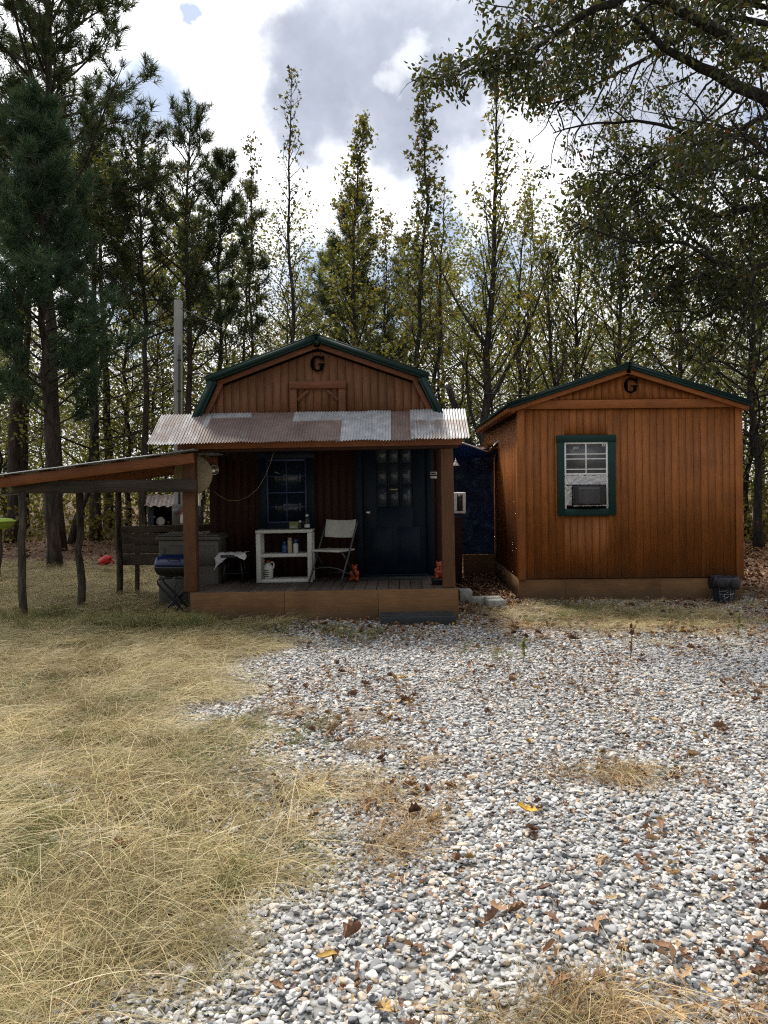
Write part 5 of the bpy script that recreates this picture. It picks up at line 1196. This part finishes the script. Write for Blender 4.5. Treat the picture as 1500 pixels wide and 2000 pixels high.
def pine(name, label, base, top, r0, first, nb, blen, elev, lm='needles', size=.26, per=1, nn=20, ntw=9, twl=.6, bark='bark_pine', wob=.04, w=.03, dead=0, group=None, step=.085):
    wood, leaf = MB(), MB(); P = trunk_path(base, top, 18, wob); tips = []; P[0][2] -= .15
    rr = r0 * (1 - .9 * np.linspace(0, 1, len(P)) ** .9); rr[0] *= 1.3; wood.tube(P, rr, 10)
    for k in range(nb):
        t = first + (.985 - first) * ((k + rng.random()) / nb) ** .9; p, d = at_path(P, t); az = 2.4 * k + rng.uniform(-.5, .5); e = elev(t) + rng.normal(0, .12); L = blen(t) * rng.uniform(.6, 1.15)
        dr = np.array((math.cos(az) * math.cos(e), math.sin(az) * math.cos(e), math.sin(e))); B = grow(p, dr, L, 6, (0, 0, .3), .1)
        wood.tube(B, np.linspace(min(r0 * .4, .011 * L + .008), .006, 7), 5, False)
        twigs(wood, B, ntw, twl * min(1.3, .3 + L * .35), .005, .3, .75, .25, tips, droop=-.2, step=step); a, b = at_path(B, .99); tips.append(np.concatenate([a, b]))
    for k in range(dead):
        t = .15 + (first - .12) * rng.random(); p, d = at_path(P, t); az = rng.uniform(0, 6.28); B = grow(p, (math.cos(az), math.sin(az), .1), rng.uniform(.5, 1.6), 4, (0, 0, .1), .15); wood.tube(B, np.linspace(.014, .004, 5), 4, False)
    tp_, bt = np.array(top), None
    for _ in range(10): tips.append(np.concatenate([tp_ + rng.normal(0, .08, 3), (0, 0, 1)]))
    T = np.repeat(np.array(tips), per, 0); n = len(T)
    for s in range(4):
        k = rng.integers(0, 4, n) == s
        leaf.stamp(*tuft_tpl(nn, w, s), T[k, :3] + rng.normal(0, .05, (k.sum(), 3)), T[k, 3:] + rng.normal(0, .3, (k.sum(), 3)) + (0, 0, .25), rng.normal(size=(k.sum(), 3)), size * rng.uniform(.75, 1.2, k.sum()))
    return finish(name, label, wood, leaf, bark, lm, base, group)
def G0(px, Y): return np.array(((px - VX) / K * Y, Y, 0.))
cone = lambda a, b, p=1: (lambda t: a * (1 - t) ** p + b)

dome = lambda a: (lambda t: a * (.25 + .9 * math.sin(math.pi * min(1, max(0, (t - .15) / .85)) ** .8)))
# pines at the yard edge
pine('pine_tree', 'bushy young pine with dense dark needles down to the lean-to roof', G0(106, 14.7), W(60, 205, 14.7), .13, .30, 74, lambda t: 2.0 * (1 - t) ** .62 * min(1, (t - .12) * 4.5) + .3, lambda t: .15 + .7 * t, 'needles_deep', .27, 1, 20, 10, .62, step=.085)
pine('pine_tree', 'tallest pine, bare below with long open limbs, behind the bushy young pine', G0(117, 18.6), W(92, -420, 18.6), .185, .33, 92, lambda t: 5.7 * (1 - t) ** .45 * min(1, (t - .22) * 5) + .4, lambda t: .22 + .5 * t, 'needles', .30, 1, 20, 11, .7, dead=12, step=.10)
pine('pine_tree', 'slim pine with a bare lower trunk between the young pine and the power pole', G0(277, 19.5), W(268, 250, 19.5), .11, .48, 46, lambda t: 2.7 * (1 - t) ** .55 + .3, lambda t: .1 + .6 * t, 'needles', .27, 1, 18, 7, .6, dead=16, step=.15)
pine('pine_tree', 'pine rising straight behind the grey power pole', G0(352, 20.0), W(374, 222, 20.0), .12, .40, 58, lambda t: 2.9 * (1 - t) ** .65 + .35, lambda t: .1 + .7 * t, 'needles', .27, 1, 18, 7, .6, dead=14, step=.15)
pine('pine_tree', 'short pine with upturned limbs just beyond the power pole', G0(418, 21.0), W(432, 300, 21.0), .09, .46, 30, lambda t: 1.9 * (1 - t) ** .6 + .3, lambda t: .5 + .4 * t, 'needles', .30, 1, 20, 8, .55)
pine('pine_tree', 'small pine peeping over the sweetgum by the cabin roof', G0(478, 23), W(484, 366, 23), .08, .55, 20, lambda t: 1.3 * (1 - t) ** .6 + .3, lambda t: .3 + .5 * t, 'needles', .30, 1, 18, 8, .55)
pine('pine_tree', 'broad conical pine behind the cabin ridge', G0(688, 25), W(690, 372, 25), .11, .28, 70, lambda t: 2.9 * (1 - t) ** .8 + .3, lambda t: .15 + .6 * t, 'needles', .28, 1, 16, 10, .6, step=.085)
pine('pine_tree', 'dark pine at the edge of the woods with low limbs reaching over the lean-to', G0(-60, 17), W(-40, 60, 17), .15, .25, 44, lambda t: 2.6 * (1 - t) ** .7 + .4, lambda t: .1 + .6 * t, 'needles', .28, 1, 16, 8, .6, step=.13)
# sweetgums and other slender trees behind the two buildings
broadleaf('sweetgum_tree', 'tall nearly bare sweetgum above the cabin roof with few leaves', G0(562, 19), W(570, 132, 19), .095, .30, 62, lambda t: 1.55 * (1 - t) ** .8 + .12, lambda t: .75 + .35 * t, 1, .105, 'gum_dark', ntw=5, twl=.42, step=.24)
broadleaf('sweetgum_tree', 'leafy sweetgum with a narrow tip standing in front of the conical pine', G0(670, 20), W(710, 226, 20), .10, .22, 80, lambda t: 2.7 * (1 - t) ** 1.05 + .12, lambda t: .5 + .4 * t, 3, .11, 'gum', ntw=7, twl=.5, step=.13)
broadleaf('sweetgum_tree', 'narrow columnar sweetgum with dark clustered leaves right of the cabin ridge', G0(800, 19), W(828, 150, 19), .105, .28, 74, lambda t: 1.15 * (1 - t) ** .6 + .15, lambda t: .55 + .4 * t, 2, .125, 'gum_dark', ntw=7, twl=.4, step=.12)
broadleaf('sweetgum_tree', 'large sweetgum with bare top twigs rising in the gap between cabin and shed', G0(938, 18), W(975, 128, 18), .14, .28, 64, lambda t: 2.2 * (1 - t) ** .75 + .15, lambda t: .7 + .4 * t, 2, .115, 'gum', ntw=7, twl=.5, fork=[(.30, .85, .8, 4.2, .06), (.42, -.6, .9, 3.2, .045), (.22, -.75, .9, 3.2, .05)], bare=.22, step=.14)
broadleaf('sweetgum_tree', 'thin twiggy tree forking low beside the cabin roof end', G0(850, 20), W(868, 360, 20), .10, .18, 46, lambda t: 1.8 * (1 - t) ** .8 + .2, lambda t: .85 + .3 * t, 1, .105, 'gum', ntw=6, twl=.45, fork=[(.18, -.55, 1, 3.6, .05), (.22, .5, 1, 3.4, .045)], step=.17)
broadleaf('sweetgum_tree', 'thin pale sweetgum with sparse leaves between the pines and the bare sweetgum', G0(486, 22), W(492, 268, 22), .075, .26, 48, lambda t: 1.4 * (1 - t) ** .8 + .15, lambda t: .8 + .3 * t, 2, .11, 'gum_dark', ntw=5, twl=.45, step=.2)
broadleaf('hardwood_tree', 'slender dark trunked tree just behind the shed roof edge', G0(1000, 20.5), W(1030, 400, 20.5), .095, .3, 42, dome(1.7), lambda t: .8 + .3 * t, 2, .11, 'gum', ntw=6, twl=.5, step=.15)
broadleaf('hardwood_tree', 'straight tree behind the shed with yellow green crown', G0(1040, 23), W(1042, 360, 23), .095, .3, 44, dome(1.8), lambda t: .7 + .3 * t, 3, .12, 'wood_y', ntw=6, twl=.5, step=.15)
broadleaf('hardwood_tree', 'tree forking into two leaning stems behind the shed roof slope', G0(1085, 19), W(1062, 470, 19), .11, .28, 34, dome(1.5), lambda t: .8 + .3 * t, 2, .11, 'gum', ntw=6, twl=.5, fork=[(.24, .55, 1, 4.6, .075), (.36, .2, 1, 3.6, .05)], step=.15)
broadleaf('hardwood_tree', 'many stemmed tree with spreading twigs and golden leaves behind the shed', G0(1118, 22), W(1135, 380, 22), .12, .2, 54, dome(2.2), lambda t: .95, 3, .115, 'wood_y', ntw=6, twl=.55, fork=[(.2, .5, 1, 5, .06), (.2, -.4, 1, 5, .055)], step=.16)
broadleaf('hardwood_tree', 'straight dark stemmed tree showing above the shed ridge', G0(1205, 20), W(1208, 250, 20), .10, .3, 50, dome(2.1), lambda t: .5 + .4 * t, 3, .12, 'gum_dark', ntw=7, twl=.5, step=.14)
broadleaf('hardwood_tree', 'thick trunked tree beyond the shed end wall beneath the oak', G0(1480, 19), W(1475, 330, 19), .12, .2, 56, dome(2.6), lambda t: .4 + .4 * t, 3, .12, 'oak', 'bark_oak', LEAF, ntw=7, twl=.5, step=.14)
broadleaf('hardwood_tree', 'bushy olive leaved tree hidden behind the shed roof under the oak limbs', G0(1330, 21), W(1330, 330, 21), .12, .2, 60, dome(2.6), lambda t: .4 + .5 * t, 4, .12, 'wood_g', 'bark_grey', LEAF, ntw=7, twl=.5, step=.14)
broadleaf('hardwood_tree', 'leafy small tree filling between the columnar sweetgum and the conical pine', G0(752, 24), W(752, 420, 24), .09, .2, 46, dome(1.9), lambda t: .6 + .4 * t, 3, .12, 'wood_o', ntw=6, twl=.5, step=.15)
# bare leaning trunk between the buildings
b = W(950, 870, 16.5); a = W(875, 752, 16.8); mb = MB(); logtube(mb, np.array((b[0] + .55, 16.3, 0.)) - (b[0] + .55, 16.3, 0), a - (b[0] + .55, 16.3, 0), .075, 10, 12, .02)
o = mb.build('leaning_trunk', M['bark_oak'], smooth=True); tag(o, 'dead bare trunk leaning across the gap between cabin and shed', 'dead tree'); o.location = (b[0] + .55, 16.3, 0)

# the big oak whose limbs come in from beside the shed
wood, leaf = MB(), MB(); ob = np.array((8.3, 13.2, 0.)); tips = []
T = np.array([(8.3, 13.2, -.2), (8.28, 13.15, 1.2), (8.2, 13.1, 3), (8.05, 13.0, 5), (7.9, 12.9, 7), (7.7, 12.9, 9.5), (7.5, 13, 12), (7.4, 13, 14)]); wood.tube(T, [.52, .40, .36, .33, .29, .23, .16, .08], 14)
def px3(*a): return np.array([W(x, y, Y) for x, y, Y in a])
def smoothp(P, n=16):
    P = np.asarray(P); k = np.linspace(0, len(P) - 1, n); out = []
    for t in k:
        i = min(int(t), len(P) - 2); f = t - i; p0 = P[max(i - 1, 0)]; p1 = P[i]; p2 = P[i + 1]; p3 = P[min(i + 2, len(P) - 1)]
        out.append(.5 * (2 * p1 + (p2 - p0) * f + (2 * p0 - 5 * p1 + 4 * p2 - p3) * f * f + (3 * p1 - p0 - 3 * p2 + p3) * f ** 3))
    return np.array(out)
limbs = [(px3((1690, 330, 13), (1560, 225, 12.6), (1400, 150, 12.2), (1315, 100, 12), (1240, 40, 12), (1140, -20, 12)), .17),
         (px3((1690, 200, 13), (1560, 160, 12.2), (1470, 110, 11.6), (1380, 40, 11.2), (1250, -10, 11), (1190, 5, 11), (1120, 40, 11), (1060, 88, 11), (1000, 108, 11), (945, 96, 11)), .15),
         (px3((1690, 260, 13), (1500, 225, 13.2), (1420, 275, 13.4), (1350, 280, 13.5), (1260, 330, 13.6), (1170, 380, 13.6)), .075),
         (px3((1690, 620, 13), (1560, 585, 13.1), (1470, 600, 13.2), (1400, 605, 13.2), (1340, 630, 13.3)), .085),
         (px3((1690, 480, 13), (1560, 430, 13.5), (1460, 410, 14), (1380, 420, 14.2), (1280, 360, 14.4), (1170, 330, 14.4)), .10),
         (px3((1690, 60, 13), (1560, 0, 12.5), (1480, -80, 12), (1400, -140, 12)), .15),
         (px3((1690, 380, 13), (1600, 330, 11.5), (1500, 300, 10.8), (1420, 230, 10.4)), .07),
         (px3((1690, 500, 13), (1560, 500, 12.6), (1440, 520, 12.4), (1330, 480, 12.4), (1220, 470, 12.4), (1120, 430, 12.4)), .07),
         (px3((1690, 150, 13), (1540, 60, 13.5), (1400, 40, 14), (1280, 100, 14.2), (1160, 170, 14.2), (1060, 210, 14.2)), .09),
         (px3((1690, 420, 13), (1580, 380, 14.2), (1450, 330, 15), (1320, 250, 15.4), (1180, 240, 15.6), (1080, 260, 15.6)), .09),
         (px3((1690, 560, 13), (1560, 540, 14.5), (1430, 520, 15.5), (1300, 430, 15.8), (1180, 400, 15.8)), .08),
         (px3((1690, 100, 13), (1600, 20, 13.8), (1480, 10, 14.4), (1330, -20, 14.6), (1200, 60, 14.6), (1100, 130, 14.6)), .09)]
for P, r in limbs:
    P = smoothp(P, 18); L = np.linalg.norm(np.diff(P, axis=0), axis=1).sum(); wood.tube(P + rng.normal(0, .02, P.shape), np.linspace(r * .8, .012, 18), 9)
    nb = int(L * 4.6)
    for k in range(nb):
        t = .18 + .82 * (k + rng.random()) / nb; p, d = at_path(P, min(t, .999)); s = unit(np.cross(d, rng.normal(size=3))); l = rng.uniform(.7, 2.1) * (1.25 - .6 * t)
        B = grow(p, d * .6 + s + (0, 0, .15), l, 6, (0, 0, -.12), .2); wood.tube(B, np.linspace(.006 + .009 * l, .004, 7), 5, False)
        twigs(wood, B, 9, .5, .004, .15, .9, .05, tips, droop=.12, step=.07)
keep = []
tips = np.array(tips); cl = rng.normal(size=(400, 3))
sel = fbm(tips[:, 0] * 1.5 + tips[:, 1] * .7, tips[:, 2] * 1.5 - tips[:, 1] * .6, 71) > .425
tips = tips[sel]
leaves(leaf, tips, 5, .105, LANCE, .075, .38, 1.0)
print('oak tips', len(tips))
finish('oak_tree', 'big spreading oak with heavy dark limbs and hanging leaves over the shed', wood, leaf, 'bark_oak', 'oak', ob, trunkname='trunk')

# trees of the woods behind: a few kinds, each copied
def kind_of(label, lm, bark, H, r0, first, nb, bl, per, size, seed):
    return broadleaf('woodland_tree', label, np.array((0., 0, 0)), np.array((rng.normal(0, .4), rng.normal(0, .4), H)), r0, first, nb, lambda t: bl * (.3 + .85 * math.sin(math.pi * min(1, max(0, (t - first) / (1 - first))) ** .75)), lambda t: .12 + .6 * t, per, size, lm, bark, LEAF, ntw=8, twl=.8, wob=.10, group='trees of the woods behind the yard', spread=.16, step=.2)
kinds = [kind_of('yellow leaved slender tree standing in the woods behind the yard', 'wood_y', 'bark_grey', 9.5, .075, .16, 44, 2.9, 4, .10, 1),
         kind_of('green leaved bushy tree standing in the woods behind the yard', 'wood_g', 'bark_grey', 8.0, .085, .10, 46, 2.9, 5, .10, 2),
         kind_of('olive brown leaved tree standing in the woods behind the yard', 'wood_o', 'bark_oak', 10., .095, .22, 44, 3.0, 4, .10, 3)]
tall = [pine('woodland_pine', 'thick bare trunked pine standing in the woods behind the yard', np.array((0., 0, 0)), np.array((.3, .2, 15.)), .2, .55, 40, lambda t: 2.6 * (1 - t) ** .5 + .4, lambda t: .15 + .5 * t, 'needles', .34, 1, 16, 9, .7, group='pines of the woods behind the yard', dead=18, step=.1)]
spots = []
for (px, Y, k) in ((28, 21, 3), (47, 24, 3), (150, 20.5, 0), (190, 22, 3), (212, 25, 3), (222, 26.5, 0), (-10, 24, 1), (75, 28, 1), (250, 24, 2), (305, 26, 1), (385, 25, 0), (330, 29, 0), (430, 27, 2), (520, 27, 0), (600, 28, 1), (640, 30, 0), (735, 29, 2), (820, 27, 1), (880, 26, 0), (915, 30, 1),
                   (985, 26, 0), (1065, 29, 1), (1150, 26, 0), (1240, 27, 2), (1300, 25, 1), (1390, 27, 0), (1455, 23, 2), (1500, 25, 1), (1570, 22, 1), (1440, 30, 0), (1640, 26, 2), (-120, 22, 0), (-90, 28, 2), (-190, 25, 1)): spots.append(((px - VX) / K * Y, Y, k))
for Y0 in (34, 42):
    x = -.62 * Y0
    while x < .62 * Y0: spots.append((x + rng.normal(0, .5), Y0 + rng.uniform(-2, 2), int(rng.choice([0, 1, 1, 2, 2, 3])))); x += rng.uniform(1.8, 3.0)
used = set()
for x, y, k in spots:
    src = (kinds + tall)[k]; o = src if k not in used else copy_tree(src); used.add(k)
    o.location = (x, y, gz(np.array([x]), np.array([y]))[0]); o.rotation_euler = (0, 0, rng.uniform(0, 6.28)); s = rng.uniform(.82, 1.12) * (1.0 if k < 3 else .9); o.scale = (s * rng.uniform(.9, 1.15), s * rng.uniform(.9, 1.15), s)
# undergrowth along the wood edge and the far wood as one mass
def mass(name, n, xr, yr, zf, size, lm, label, cat, cl=260, rad=.8):
    cx = rng.uniform(*xr, cl); cy = rng.uniform(*yr, cl); cz = zf(cl); w = rng.integers(0, cl, n)
    P = np.column_stack([cx[w], cy[w], cz[w]]) + rng.normal(0, 1, (n, 3)) * (rad, rad, rad * .8); P[:, 2] = np.abs(P[:, 2])
    mb = MB(); mb.stamp(LEAF[0], LEAF[1], P, rng.normal(size=(n, 3)) + (0, 0, -.2), rng.normal(size=(n, 3)) * .7 + (0, 0, .7), size * rng.uniform(.6, 1.3, n))
    return tag(mb.build(name, M[lm]), label, cat, kind='stuff')
mass('undergrowth', 26000, (-17, 17), (19.5, 27), lambda n: rng.gamma(1.3, .55, n), .12, 'wood_o', 'low brown and olive undergrowth along the edge of the woods', 'undergrowth', 240, .5)
mass('brush', 19000, (-20, 20), (22, 32), lambda n: rng.uniform(.3, 5, n), .12, 'wood_y', 'yellow green brush between the trunks of the woods', 'brush', 220, .7)
mass('far_woods', 46000, (-48, 48), (46, 62), lambda n: np.minimum(rng.gamma(1.6, 2.0, n), 11), .22, 'wood_y', 'far woods closing the view behind the yard', 'woods', 700, 1.5)
SKYA, SKYB, SKYBLUE, SUNE, SUNA, EXPO, DENOISE = 1.55, .10, .8, 3.2, 8, .52, False
# ================================================================== SKY, SUN, CAMERA
SUN = Vector((-.28, .60, 1.05)).normalized()
elev = math.asin(SUN.z); azim = math.atan2(SUN.x, SUN.y)
world = bpy.data.worlds.new('World'); scene.world = world; world.use_nodes = True
nt = world.node_tree; nt.nodes.clear(); out = nt.nodes.new('ShaderNodeOutputWorld'); bg = nt.nodes.new('ShaderNodeBackground'); bg.inputs[1].default_value = .1
nt.links.new(bg.outputs[0], out.inputs[0])
sky = nt.nodes.new('ShaderNodeTexSky'); sky.sky_type = 'NISHITA'; sky.sun_disc = False; sky.sun_elevation = elev; sky.sun_rotation = azim; sky.air_density = 1.0; sky.dust_density = .6; sky.ozone_density = 1.6
tc = nt.nodes.new('ShaderNodeTexCoord'); dirv = tc.outputs['Generated']
n1 = nt.nodes.new('ShaderNodeTexNoise'); n1.inputs['Scale'].default_value = 3.4; n1.inputs['Detail'].default_value = 7; n1.inputs['Roughness'].default_value = .6; nt.links.new(dirv, n1.inputs[0])
dv = nd(nt, 'ShaderNodeVectorMath', operation='MULTIPLY_ADD'); sb_ = nd(nt, 'ShaderNodeVectorMath', operation='SUBTRACT'); nt.links.new(n1.outputs['Color'], sb_.inputs[0]); sb_.inputs[1].default_value = (.5, .5, .5)
nt.links.new(sb_.outputs[0], dv.inputs[0]); dv.inputs[1].default_value = (.34, .34, .34); nt.links.new(dirv, dv.inputs[2])
nm = nd(nt, 'ShaderNodeVectorMath', operation='NORMALIZE'); nt.links.new(dv.outputs[0], nm.inputs[0]); wob = nm.outputs[0]
def blob(px, py, ro, ri, soft=True, vec=None):
    c = Vector(((px - VX) / K, 1, -(py - HY) / K)).normalized()
    d = nd(nt, 'ShaderNodeVectorMath', operation='DOT_PRODUCT'); nt.links.new(vec or wob, d.inputs[0]); d.inputs[1].default_value = c
    m = nt.nodes.new('ShaderNodeMapRange'); m.interpolation_type = 'SMOOTHSTEP'; m.inputs['From Min'].default_value = math.cos(R(ro)); m.inputs['From Max'].default_value = math.cos(R(ri)); nt.links.new(d.outputs['Value'], m.inputs['Value']); return m.outputs[0]
def mx(*a):
    r = a[0]
    for b in a[1:]: r = mth(nt, 'MAXIMUM', r, b)
    return r
grey = mx(blob(760, 90, 8.5, 3), blob(650, 200, 6.5, 2), blob(880, 190, 6.5, 2.5), blob(600, 270, 4.5, 1.2), blob(960, 60, 7, 2), blob(1250, 120, 9, 3))
bright = mth(nt, 'MULTIPLY', mx(blob(845, 130, 1.9, 0), blob(1100, 330, 6, .5), blob(1010, 200, 2, 0)), .4)
hole = mx(blob(392, 36, 1.3, .7), blob(240, 250, 4.5, 1.5), blob(30, 220, 4, 1.5), blob(880, 420, 3.4, .6), blob(980, 560, 5, 1), blob(570, 560, 4, 1), blob(1490, 230, 3, .8), blob(760, 610, 5, 1), blob(1180, 480, 3, .6), blob(330, 620, 5, 1.5))
n2 = nt.nodes.new('ShaderNodeTexNoise'); n2.inputs['Scale'].default_value = 5.5; n2.inputs['Detail'].default_value = 8; n2.inputs['Roughness'].default_value = .62; nt.links.new(dirv, n2.inputs[0])
n3 = nt.nodes.new('ShaderNodeTexNoise'); n3.inputs['Scale'].default_value = 1.6; n3.inputs['Detail'].default_value = 6; nt.links.new(dirv, n3.inputs[0])
sd = nd(nt, 'ShaderNodeVectorMath', operation='DOT_PRODUCT'); nt.links.new(dirv, sd.inputs[0]); sd.inputs[1].default_value = SUN
glow = mth(nt, 'POWER', mth(nt, 'MULTIPLY_ADD', sd.outputs['Value'], .5, .5), 2.6)         # clouds are brightest towards the sun
lit = mth(nt, 'MULTIPLY_ADD', glow, SKYA, SKYB)
tex = ramp(nt, [(.3, (.8,) * 3), (.7, (1.12,) * 3)], n2.outputs[0]).outputs[0]
white = nd(nt, 'ShaderNodeVectorMath', operation='SCALE'); white.inputs[0].default_value = (10, 10.1, 10.3); nt.links.new(lit, white.inputs['Scale'])
whitec = mixc(nt, .6, white.outputs[0], tex, 'MULTIPLY')
greyf = mth(nt, 'MULTIPLY', grey, mth(nt, 'SUBTRACT', 1.0, mth(nt, 'MULTIPLY', bright, .8)))
gtex = ramp(nt, [(.32, (2.5, 2.8, 3.6)), (.52, (3.6, 3.95, 4.85)), (.72, (5.8, 6.15, 6.9))], n2.outputs[0]).outputs[0]
cloud = mixc(nt, mth(nt, 'MULTIPLY', greyf, .94), whitec, gtex)
cov = mth(nt, 'SUBTRACT', ramp(nt, [(.36, (.25,) * 3), (.5, (1,) * 3)], n3.outputs[0]).outputs[0], 0.0)
fwd = blob(640, 300, 48, 30, vec=dirv)
cov = mth(nt, 'MAXIMUM', cov, fwd)
cov = mth(nt, 'MULTIPLY', cov, mth(nt, 'SUBTRACT', 1.0, mth(nt, 'MULTIPLY', hole, .8)))
blue = nd(nt, 'ShaderNodeVectorMath', operation='SCALE'); nt.links.new(sky.outputs[0], blue.inputs[0]); blue.inputs['Scale'].default_value = SKYBLUE
nt.links.new(mixc(nt, cov, blue.outputs[0], cloud), bg.inputs[0])
ld = bpy.data.lights.new('sun', 'SUN'); ld.energy = SUNE; ld.angle = R(SUNA); ld.color = (1, .93, .82)
lo = bpy.data.objects.new('sun', ld); COL.objects.link(lo); lo.rotation_euler = SUN.to_track_quat('Z', 'Y').to_euler(); lo.location = SUN * 40
cd = bpy.data.cameras.new('camera'); cam = bpy.data.objects.new('camera', cd); COL.objects.link(cam)
cam.location = (0, 0, CZ); cam.rotation_euler = (R(90), 0, 0); cd.sensor_width = 36; cd.sensor_fit = 'AUTO'; cd.lens = K / 2000 * 36
cd.shift_x = (750 - VX) / 2000; cd.shift_y = (HY - 1000) / 2000; cd.clip_end = 3000; cd.clip_start = .05
scene.camera = cam
scene.view_settings.view_transform = 'Standard'; scene.view_settings.look = 'None'; scene.view_settings.exposure = EXPO; scene.view_settings.gamma = 1
scene.render.engine = 'CYCLES'; scene.cycles.use_denoising = DENOISE
scene.cycles.max_bounces = 6; scene.cycles.diffuse_bounces = 3; scene.cycles.transmission_bounces = 4; scene.cycles.transparent_max_bounces = 8
scene.cycles.filter_width = 1.15
scene.cycles.sample_clamp_indirect = 3.0; scene.cycles.caustics_reflective = False; scene.cycles.caustics_refractive = False
